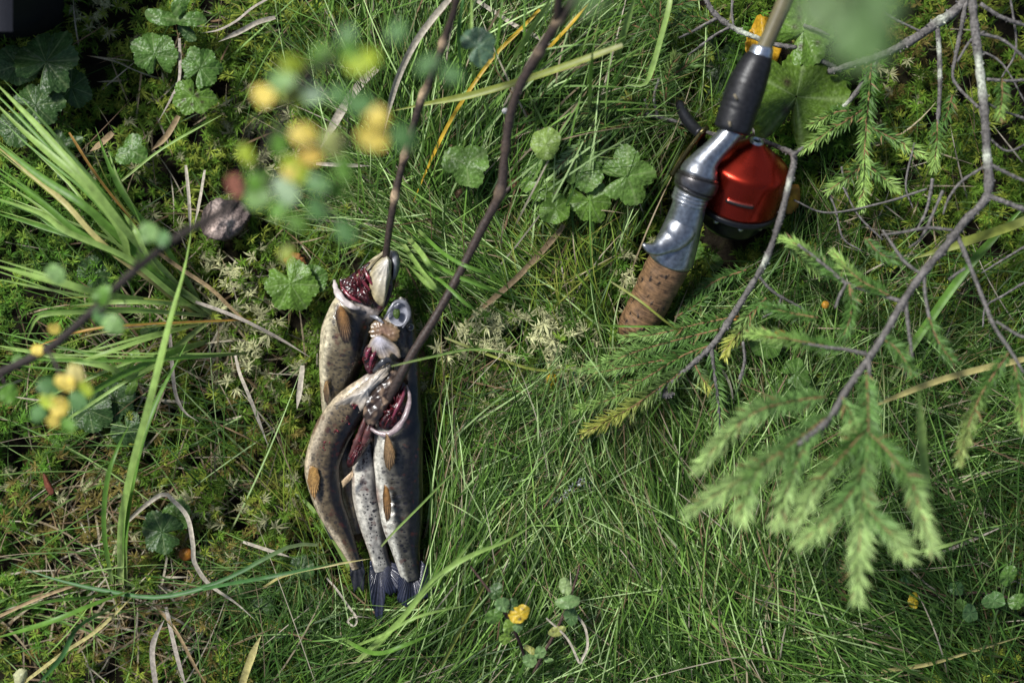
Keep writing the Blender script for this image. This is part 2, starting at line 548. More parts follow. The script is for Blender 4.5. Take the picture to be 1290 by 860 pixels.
keep([(805, 405, 22), (848, 322, 25), (868, 262, 22), (878, 228, 26), (893, 200, 16), (923, 163, 18), (935, 120, 22), (957, 72, 16), (962, 62, 11), (1000, -30, 11)])
keep([(947, 200, 40), (942, 220, 54), (932, 262, 56), (922, 285, 40), (905, 300, 28)])
keep([(862, 300, 12), (816, 311, 5)])

# ------------------------------------------------------------------ moss (stuff)
PALE = [(655, 425, 105, 52, 1.0), (590, 480, 60, 36, .7), (640, 395, 60, 40, .6), (290, 375, 55, 60, .9), (290, 335, 40, 40, .7), (320, 440, 60, 60, .55), (330, 200, 50, 60, .45), (790, 360, 40, 60, .55), (600, 560, 45, 30, .5), (570, 500, 60, 40, .4), (800, 560, 40, 40, .5), (300, 640, 90, 60, .3), (130, 620, 100, 50, .22), (160, 200, 60, 40, .3), (720, 470, 40, 30, .7), (430, 250, 60, 60, .35), (700, 600, 60, 40, .35), (130, 10, 40, 30, .5), (1120, 90, 90, 50, .2)]
DARK = [(190, 770, 110, 60, .75), (90, 690, 90, 60, .55), (40, 370, 60, 50, .6), (90, 30, 90, 60, .4), (230, 250, 80, 60, .3), (1130, 60, 200, 90, .3), (880, 300, 60, 40, .5), (1200, 760, 120, 110, .6), (780, 100, 60, 120, .5), (200, 400, 60, 40, .3), (0, 860, 200, 130, .6), (1290, 860, 220, 130, .6), (0, 0, 180, 120, .5), (1290, 0, 160, 110, .5)]  # dark soil showing through thin moss; the corner blobs also paint a vignette
BROWN = [(110, 650, 130, 80, .7), (200, 780, 160, 80, .6), (280, 690, 110, 60, .45), (1150, 60, 150, 60, .35), (330, 560, 60, 60, .4), (1200, 640, 90, 80, .35), (120, 470, 140, 60, .3)]
def field(px, py, blobs):
    v = np.zeros_like(px)
    for x, y, rx, ry, k in blobs:
        v = np.maximum(v, k * np.exp(-(((px - x) / rx) ** 2 + ((py - y) / ry) ** 2)))
    return v

def build_moss():
    out = MB()
    for layer, (step, zoff, shade) in enumerate(((7.6, 0.008, 0.8), (8.2, 0.021, 1.0))):
        gx, gy = np.meshgrid(np.arange(-90, 1390, step), np.arange(-90, 960, step))
        px = gx.ravel() + RNG.uniform(-step * .6, step * .6, gx.size)
        py = gy.ravel() + RNG.uniform(-step * .6, step * .6, gx.size)
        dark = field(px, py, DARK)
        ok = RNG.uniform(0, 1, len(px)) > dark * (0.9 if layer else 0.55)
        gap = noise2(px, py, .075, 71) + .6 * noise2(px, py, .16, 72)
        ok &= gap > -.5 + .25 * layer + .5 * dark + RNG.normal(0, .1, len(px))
        ok &= ~inside_keep(px, py, 0.85)
        # patchy upper layer
        if layer:
            ok &= noise2(px, py, 0.03, 3) + 0.9 > RNG.uniform(0, 1.1, len(px))
        px, py = px[ok], py[ok]
        T = len(px)
        x, y = (px - 645) * S, (430 - py) * S
        z = H(x, y) + zoff + RNG.uniform(-.006, .007, T) + 0.008 * noise2(px, py, .06, 8)
        pale = field(px, py, PALE)
        z = z + .018 * pale
        brown = field(px, py, BROWN)
        r = RNG.uniform(0, 1, T)
        col = np.array([0.10, 0.185, 0.018]) * RNG.uniform(.45, 1.4, (T, 1))
        yel = RNG.uniform(0, 1, T) < 0.3
        col[yel] = np.array([0.25, 0.31, 0.04]) * RNG.uniform(.7, 1.25, (yel.sum(), 1))
        hair = noise2(px, py, .012, 5) > .3
        col[hair] *= np.array([.75, .95, .95])
        b_ = r < brown
        col[b_] = np.array([0.20, 0.16, 0.04]) * RNG.uniform(.5, 1.3, (b_.sum(), 1))
        p_ = RNG.uniform(0, 1, T) < pale * (1 if layer else .5)
        col[p_] = (.5 + .5 * pale[p_])[:, None] * np.array([0.62, 0.62, 0.32]) * RNG.uniform(.65, 1.15, (p_.sum(), 1))
        size = S * np.where(p_, RNG.uniform(8, 14, T), RNG.uniform(7, 13, T))
        L = 15
        az = RNG.uniform(0, 2 * math.pi, (T, 1)) + np.arange(L)[None] * 2.399 + RNG.normal(0, .25, (T, L))
        el = np.clip(RNG.normal(.45, .4, (T, L)), -.4, 1.35)
        ln = size[:, None] * RNG.uniform(.55, 1.25, (T, L)) * np.where(el > .9, .7, 1)
        wd = ln * np.where(p_, .12, .12)[:, None] * RNG.uniform(.8, 1.3, (T, L))
        tilt = RNG.normal(0, .25, (T, 1, 2))
        d = np.stack([np.cos(az) * np.cos(el) + tilt[..., 0], np.sin(az) * np.cos(el) + tilt[..., 1], np.sin(el)], -1)
        side = np.stack([-np.sin(az), np.cos(az), np.zeros_like(az)], -1)
        c = np.stack([x, y, z], -1)[:, None]
        droop = np.stack([np.zeros_like(az), np.zeros_like(az), RNG.uniform(.1, .55, (T, L)) * ln], -1)
        b0 = c + d * ln[..., None] * .06
        mid = c + d * ln[..., None] * .5 + side * (ln * RNG.normal(0, .09, (T, L)))[..., None]
        tip = c + d * ln[..., None] - droop
        w3 = wd[..., None]
        v = np.stack([b0 - side * w3 * .35, b0 + side * w3 * .35, mid - side * w3 * .6, mid + side * w3 * .6, tip], 2)
        n = T * L
        base = (np.arange(n) * 5)[:, None]
        f = np.concatenate([base + np.array([[0, 1, 3]]), base + np.array([[0, 3, 2]]), base + np.array([[2, 3, 4]])])
        cl = np.repeat(col[:, None] * RNG.uniform(.75, 1.25, (T, L, 1)), 1, 1)
        cv = np.repeat(cl[:, :, None], 5, 2).reshape(-1, 3)
        out.add(v.reshape(-1, 3), f, cv)
    o = out.build('moss', M['moss'], smooth=False, kind='stuff')
    tag(o, 'green and pale yellow star moss carpeting the forest floor', 'moss')
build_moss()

# ------------------------------------------------------------------ fine grass (stuff)
G1 = [(.026, .064, .009), (.046, .105, .013), (.095, .195, .028), (.19, .33, .07), (.035, .084, .013), (.40, .55, .22), (.115, .225, .035)]
G2 = [(.032, .08, .012), (.06, .14, .022), (.028, .066, .01), (.14, .24, .06)]  # darker greens, deepened to paint edge falloff at right and bottom
GY = [(.16, .24, .025), (.25, .28, .05), (.10, .17, .02)]
BL = [(.06, .13, .02), (.12, .24, .05), (.2, .32, .08)]
STW = [(.36, .30, .19), (.28, .22, .13), (.42, .37, .27), (.2, .13, .07)]
# px, py, rx, ry, count, direction deg (0 right, 90 up), spread, length, width, palette, height mm
PATCH = [
 (640, 700, 120, 110, 1500, 62, 22, 120, 2.6, G1, 40),
 (590, 620, 90, 80, 700, 48, 22, 110, 2.4, G1, 34),
 (760, 690, 120, 120, 1500, 88, 24, 120, 2.6, G1, 42),
 (860, 740, 130, 110, 1300, 112, 26, 130, 2.6, G1, 42),
 (960, 790, 130, 80, 650, 135, 30, 140, 2.6, G1, 40),
 (700, 830, 200, 50, 700, 30, 45, 110, 2.4, G1, 30),
 (1080, 780, 170, 80, 420, 138, 40, 150, 2.4, G2, 36),
 (1180, 650, 130, 130, 420, 130, 50, 140, 2.4, G2, 36),
 (1050, 620, 120, 90, 450, 60, 40, 120, 2.6, G1, 36),
 (640, 340, 110, 50, 420, 150, 20, 120, 2.4, G1, 30),
 (720, 330, 70, 60, 260, 100, 45, 90, 2.2, GY, 34),
 (560, 300, 60, 60, 260, 140, 35, 90, 2.4, G1, 30),
 (600, 400, 70, 50, 170, 145, 30, 90, 2.2, G1, 24),
 (560, 470, 60, 60, 240, 35, 45, 90, 2.0, GY, 24),
 (620, 520, 110, 60, 430, 40, 35, 100, 2.2, G1, 26),
 (700, 560, 90, 60, 380, 65, 35, 100, 2.4, G1, 30),
 (540, 100, 90, 110, 620, 95, 28, 120, 2.6, G1, 44),
 (630, 110, 90, 120, 650, 80, 32, 120, 2.6, G1, 44),
 (700, 110, 60, 120, 400, 75, 30, 130, 3.2, G1, 50),
 (470, 230, 60, 60, 360, 120, 50, 90, 2.0, G1, 26),
 (780, 180, 70, 120, 550, 85, 40, 100, 2.2, G1, 36),
 (830, 380, 110, 70, 360, 60, 50, 90, 2.4, G1, 30),
 (920, 400, 80, 80, 380, 110, 45, 100, 2.4, G1, 30),
 (1000, 330, 100, 90, 360, 100, 60, 100, 2.0, G2, 28),
 (940, 520, 100, 70, 420, 95, 35, 110, 2.6, G1, 34),
 (1180, 430, 120, 110, 240, 70, 60, 110, 2.6, G2, 30),
 (1080, 470, 90, 60, 300, 45, 50, 110, 2.6, G1, 30),
 (1180, 200, 110, 110, 60, 70, 70, 90, 1.8, G2, 24),
 (1240, 540, 70, 50, 160, 10, 25, 140, 2.4, G1, 30),
 (890, 110, 60, 90, 230, 100, 50, 80, 2.0, G1, 26),
 (300, 560, 100, 60, 80, 150, 40, 110, 2.4, G1, 24),
 (390, 800, 110, 60, 330, 40, 50, 110, 2.4, G2, 26),
 (330, 740, 80, 60, 80, 160, 30, 100, 2.4, G2, 24),
 (90, 760, 120, 90, 120, 20, 40, 130, 2.6, BL, 26),
 (80, 560, 90, 50, 90, 15, 30, 120, 2.6, BL, 26),
 (470, 790, 80, 60, 420, 45, 35, 120, 2.6, G1, 32),
 (200, 520, 120, 80, 70, 20, 50, 90, 2.2, G1, 24),
 (250, 130, 150, 110, 45, 40, 60, 90, 1.8, G2, 18),
 (330, 50, 100, 50, 70, 60, 60, 90, 2.0, G2, 22),
 (420, 90, 70, 80, 170, 105, 40, 110, 2.2, G1, 30),
 (410, 270, 70, 50, 110, 160, 50, 90, 2.0, BL, 20),
 (130, 290, 100, 80, 50, 150, 40, 120, 2.4, G2, 24),
 (60, 460, 90, 90, 80, 10, 40, 110, 2.6, BL, 22),
 (370, 620, 40, 90, 170, 120, 50, 90, 2.2, GY, 22),
 (560, 560, 30, 110, 260, 60, 50, 80, 2.2, G1, 26),
 (645, 430, 640, 420, 500, 60, 90, 70, 1.7, G2, 18),
]
STRAWP = [
 (630, 560, 110, 70, 220, 40, 30, 80, 2.2, STW, 14), (560, 250, 100, 120, 150, 70, 60, 70, 2.4, STW, 18), (220, 440, 160, 80, 130, 150, 50, 80, 2.8, STW, 16),
 (160, 770, 140, 70, 150, 40, 50, 80, 2.8, STW, 12), (760, 700, 130, 110, 160, 80, 50, 80, 2.0, STW, 22), (1100, 620, 160, 140, 130, 60, 70, 80, 2.0, STW, 18),
 (645, 430, 640, 420, 480, 60, 90, 60, 1.9, STW, 14), (150, 640, 160, 120, 120, 30, 80, 70, 2.2, STW, 12), (690, 170, 60, 80, 70, 70, 60, 70, 3.0, STW, 20), (250, 120, 130, 90, 50, 60, 80, 60, 2.2, STW, 12), (1100, 320, 120, 120, 90, 60, 80, 70, 1.8, STW, 20),
]
def build_grass(name, patches, material, label, cat, passing=0.0):
    out = MB()
    K = 8
    for (cx, cy, rx, ry, n, ang, spr, ln, wd, pal, hgt) in patches:
        if pal is not STW:
            wd = wd * RNG.uniform(.85, 1.1)
            n = int(n * .5) if cx < 440 and cy < 700 else n
            n, ln, wd = int(n * (.5 if pal is BL else 1.4)), ln * (1.5 if pal is G1 else 1.2), wd * .66
        px = cx + np.clip(RNG.normal(0, .62, n), -1.6, 1.6) * rx
        py = cy + np.clip(RNG.normal(0, .62, n), -1.6, 1.6) * ry
        a = np.radians(RNG.normal(ang, spr * .95, n) + 20 * noise2(px, py, .014, 12))
        L = ln * RNG.uniform(.55, 1.6, n)
        # the patch is centred on the middle of its blades
        px = px - np.cos(a) * L * .5
        py = py + np.sin(a) * L * .5
        t = np.linspace(0, 1, K)[None]
        bend = (RNG.normal(0, .10, n) + .22 * noise2(px, py, .013, 14))[:, None] * L[:, None] * t ** 2
        hx = px[:, None] + np.cos(a)[:, None] * L[:, None] * t - np.sin(a)[:, None] * bend
        hy = py[:, None] - np.sin(a)[:, None] * L[:, None] * t - np.cos(a)[:, None] * bend
        hh = hgt * .001 * RNG.uniform(.35, 1.3, n)[:, None]
        droop = RNG.uniform(.55, 1.0, n)[:, None]
        zz = H((hx - 645) * S, (430 - hy) * S) + .004 + hh * np.sin(math.pi * droop * t ** .8) + .012 * t
        bad = inside_keep(hx.ravel(), hy.ravel(), 1.0, 1.0).reshape(n, K)
        bad = bad[:, :].any(1)
        ok = ~bad
        pl = field(hx[:, K // 2], hy[:, K // 2], PALE)
        ok &= (RNG.uniform(0, 1, n) > np.clip(pl * 1.7 - .2, 0, .92)) | (pal is STW)
        n2 = ok.sum()
        if n2 == 0:
            continue
        hx, hy, zz, a2 = hx[ok], hy[ok], zz[ok], a[ok]
        f = 1 - zz / CAM_H
        p = np.stack([(hx - 645) * S * f, (430 - hy) * S * f, zz], -1)
        tg = nrm(np.gradient(p, axis=1))
        roll = RNG.normal(0, .55, n2)[:, None, None]
        upv = np.array([0, 0, 1.0]) + 0 * tg
        sd = nrm(np.cross(tg, upv))
        nn = np.cross(sd, tg)
        sd = sd * np.cos(roll) + nn * np.sin(roll)
        wv = (wd * S * RNG.uniform(.6, 1.35, n2))[:, None] * np.array([.75, 1, 1, .95, .85, .68, .42, .06])[None]
        v = np.stack([p - sd * wv[..., None] / 2, p + sd * wv[..., None] / 2], 2)
        i = np.arange(n2 * K * 2).reshape(n2, K, 2)
        fc = np.stack([i[:, :-1, 0], i[:, :-1, 1], i[:, 1:, 1], i[:, 1:, 0]], -1).reshape(-1, 4)
        pal_ = np.array(pal)
        cb = pal_[RNG.integers(0, len(pal_), n2)] * RNG.uniform(.7, 1.3, (n2, 1))
        if pal is not STW:
            dry = RNG.uniform(0, 1, n2) < .07
            cb[dry] = np.array(STW)[RNG.integers(0, 4, dry.sum())]
        cv = np.repeat(cb[:, None], K, 1)
        # straw-coloured dry bases and tips on some blades
        basem = (RNG.uniform(0, 1, n2) < .3)[:, None] * np.clip(1 - t * 3.5, 0, 1)
        cv = cv * (1 - basem[..., None]) + np.array([.30, .26, .13]) * basem[..., None]
        tipm = (RNG.uniform(0, 1, n2) < .15)[:, None] * np.clip(t * 3 - 2, 0, 1)
        cv = cv * (1 - tipm[..., None]) + np.array([.33, .24, .10]) * tipm[..., None]
        out.add(v.reshape(-1, 3), fc, np.repeat(cv[:, :, None], 2, 2).reshape(-1, 3))
    o = out.build(name, material, kind='stuff')
    tag(o, label, cat)
build_grass('grass', PATCH, M['grass'], 'fine green grass growing all over the forest floor', 'grass')
build_grass('straw_litter', STRAWP, M['straw'], 'short dry straw scattered in the grass and moss', 'straw litter')

exec_parts = True
# ------------------------------------------------------------------ single grass blades, sedge clumps and straws
CLR = {'g': (.13, .27, .04), 'dg': (.09, .16, .04), 'lg': (.29, .44, .11), 'bg': (.07, .18, .05), 'y': (.55, .36, .03), 'gy': (.27, .31, .06), 'st': (.52, .46, .36), 'gr': (.40, .35, .29), 'tan': (.38, .27, .14), 'or': (.5, .28, .06), 'ys': (.5, .44, .17)}
def blade_mb(pts, width, col, z0=.004, zmid=.03, z1=.015, keel=.22, taper_base=.75, n=22):
    """pts: px, py[, z]"""
    k = len(pts)
    q = []
    for i, p in enumerate(pts):
        t = i / (k - 1)
        z = p[2] if len(p) > 2 else (z0 * (1 - t) + z1 * t + zmid * math.sin(math.pi * t))
        q.append((p[0], p[1], z))
    s = spline([P(*p) for p in q], n)
    t = np.linspace(0, 1, n)
    wv = width * S * np.minimum(1, np.minimum(taper_base + t * 2, (1 - t) * 3.2 + .05))
    base = np.array(CLR[col])
    cc = np.tile(base, (n, 1)) * (1 + .08 * np.sin(t * 9 + len(pts)))[:, None]
    if col in ('g', 'lg', 'gy', 'dg', 'bg'):
        m = np.clip(1 - t * 4, 0, 1)[:, None] * .5
        cc = cc * (1 - m) + np.array([.36, .36, .18]) * m
    b = MB()
    b.ribbon(s, wv, cc, up=(random.uniform(-.5, .5), random.uniform(-.5, .5), 1), keel=keel, twist=random.uniform(-.6, .6))
    return b

def clump(name, label, cat, base, blades, matk='blade'):
    r = thing(name, label, cat, base)
    extra = []
    if len(blades) > 10:
        for pts, wd, col, kw in blades:
            dx, dy = random.uniform(-16, 16), random.uniform(-16, 16)
            m = len(pts) - 1
            for _k in range(2):
              dx, dy = random.uniform(-22, 22), random.uniform(-22, 22)
              extra.append(([(p[0] + dx * i / m, p[1] + dy * i / m) for i, p in enumerate(pts)], wd * random.uniform(.35, .6), random.choice(['g', 'lg', 'gy']), dict(kw, zmid=kw['zmid'] * .7, z1=kw['z1'] * .7)))
    for pts, wd, col, kw in blades + extra:
        blade_mb(pts, wd * .85, col, **kw).build('blade', M['straw' if col in ('st', 'gr', 'tan') else 'blade'], r)
    return r
up = dict(z0=.006, zmid=.05, z1=.05)
clump('sedge_clump', 'large clump of broad green sedge blades fanning towards the left edge', 'sedge', P(285, 400, -.01), [
 ([(275, 400), (222, 362), (166, 333), (153, 292), (110, 236), (64, 195), (26, 162), (-20, 115)], 10, 'lg', up),
 ([(250, 390), (205, 340), (164, 297), (123, 244), (84, 200), (38, 149), (-15, 95)], 10, 'lg', dict(z0=.01, zmid=.06, z1=.06)),
 ([(245, 395), (214, 373), (187, 351), (150, 325), (115, 293), (90, 264), (69, 244), (33, 215), (-12, 178)], 8, 'ys', up),
 ([(255, 392), (210, 355), (143, 292), (102, 256), (51, 223), (-15, 172)], 11, 'g', up),
 ([(250, 395), (200, 350), (102, 295), (51, 254), (-15, 208)], 9, 'g', up),
 ([(262, 398), (220, 372), (160, 325), (84, 292), (51, 269), (-15, 246)], 9, 'lg', up),
 ([(240, 392), (190, 350), (130, 312), (51, 285), (-15, 266)], 8, 'g', dict(z0=.0, zmid=.03, z1=.03)),
 ([(258, 392), (230, 345), (200, 300), (165, 260), (140, 215), (120, 160)], 8, 'g', dict(z0=.0, zmid=.02, z1=.02)),
 ([(235, 385), (190, 330), (170, 290), (150, 262)], 8, 'lg', up),
 ([(214, 382), (128, 370), (67, 354), (-15, 332)], 9, 'lg', dict(z0=.02, zmid=.07, z1=.08)),
 ([(262, 398), (187, 392), (107, 393), (53, 397), (40, 412), (32, 434)], 6, 'lg', up),
 ([(255, 386), (214, 382), (150, 380), (88, 385)], 6, 'lg', up),
 ([(318, 402), (187, 408), (107, 416), (30, 442)], 3.2, 'or', up),
 ([(262, 405), (174, 472), (134, 461), (67, 448), (-15, 433)], 9, 'lg', up),
 ([(318, 444), (241, 450), (160, 454), (61, 453), (0, 448)], 5, 'g', up),
 ([(262, 430), (214, 445), (160, 469), (107, 498), (50, 530)], 10, 'g', up),
 ([(250, 408), (187, 426), (123, 448), (80, 462)], 7, 'lg', up),
])
clump('sedge_clump', 'tall pair of bright green sedge blades standing up at lower left', 'sedge', P(152, 738, -.01), [
 ([(152, 740), (153, 660), (166, 590), (190, 500), (215, 400), (232, 340), (243, 280)], 15, 'lg', dict(z0=.0, zmid=.06, z1=.08)),
 ([(142, 738), (131, 668), (135, 604), (150, 560), (163, 535)], 7, 'g', dict(z0=.0, zmid=.05, z1=.05)),
 ([(158, 738), (158, 670), (172, 580), (195, 510), (236, 430)], 9, 'g', dict(z0=.0, zmid=.045, z1=.04)),
])
clump('sedge_clump', 'flat blue green sedge blades trailing over the dark soil at the lower left', 'sedge', P(190, 752, -.01), [
 ([(400, 686), (372, 686), (341, 699), (295, 724), (248, 742), (192, 752), (124, 742), (62, 727), (12, 708)], 6, 'bg', dict(z0=.02, zmid=.02, z1=.02)),
 ([(215, 752), (273, 738), (335, 727), (400, 714), (440, 705)], 5, 'bg', up),
 ([(190, 735), (124, 758), (62, 783), (-15, 806)], 8, 'g', up),
 ([(150, 760), (99, 789), (78, 826), (40, 870)], 7, 'bg', up),
 ([(160, 742), (110, 752), (50, 760), (-15, 790)], 5, 'g', up),
])
clump('sedge_clump', 'fan of light green sedge blades just right of the uppermost fish head', 'sedge', P(505, 320, -.01), [
 ([(503, 300), (530, 340), (548, 362), (560, 385)], 8, 'lg', up),
 ([(500, 320), (525, 345), (545, 362), (575, 372)], 7, 'lg', up),
 ([(512, 296), (535, 325), (552, 358)], 7, 'lg', up),
 ([(522, 285), (560, 320), (600, 340), (650, 350)], 5, 'g', up),
 ([(515, 310), (560, 340), (610, 362), (660, 380)], 5, 'g', up),
 ([(505, 330), (550, 350), (590, 385), (620, 400)], 5, 'g', up),
])
clump('sedge_clump', 'upright green sedge blades between the two sticks at the top', 'sedge', P(615, 135, -.01), [
 ([(598, 110), (596, 84), (594, 40), (594, -15)], 6, 'lg', dict(z0=.0, zmid=.05, z1=.09)),
 ([(612, 138), (624, 72), (632, 10), (634, -15)], 6, 'g', dict(z0=.0, zmid=.05, z1=.09)),
 ([(622, 125), (655, 61), (690, 5), (700, -15)], 10, 'lg', dict(z0=.0, zmid=.05, z1=.09)),
 ([(586, 130), (578, 51), (583, 0), (586, -15)], 6, 'bg', dict(z0=.0, zmid=.05, z1=.09)),
 ([(658, 100), (660, 50), (661, -15)], 4, 'g', dict(z0=.0, zmid=.04, z1=.08)),
 ([(640, 130), (670, 75), (705, 20), (720, -15)], 6, 'g', dict(z0=.0, zmid=.03, z1=.05)),
])
clump('sedge_clump', 'long light grass blades bent over below the fish tails', 'sedge', P(450, 833, -.01), [
 ([(440, 842), (470, 813), (505, 780), (551, 727), (592, 700), (640, 680), (680, 655)], 7, 'lg', up),
 ([(452, 838), (497, 789), (540, 735), (575, 705), (610, 660)], 6, 'lg', up),
 ([(425, 800), (470, 822), (510, 812), (560, 790)], 6, 'g', up),
 ([(360, 609), (390, 637), (414, 670), (436, 709), (462, 760)], 6, 'lg', dict(z0=.0, zmid=.01, z1=.0)),
 ([(430, 820), (480, 800), (530, 775), (600, 760)], 4, 'lg', up),
])

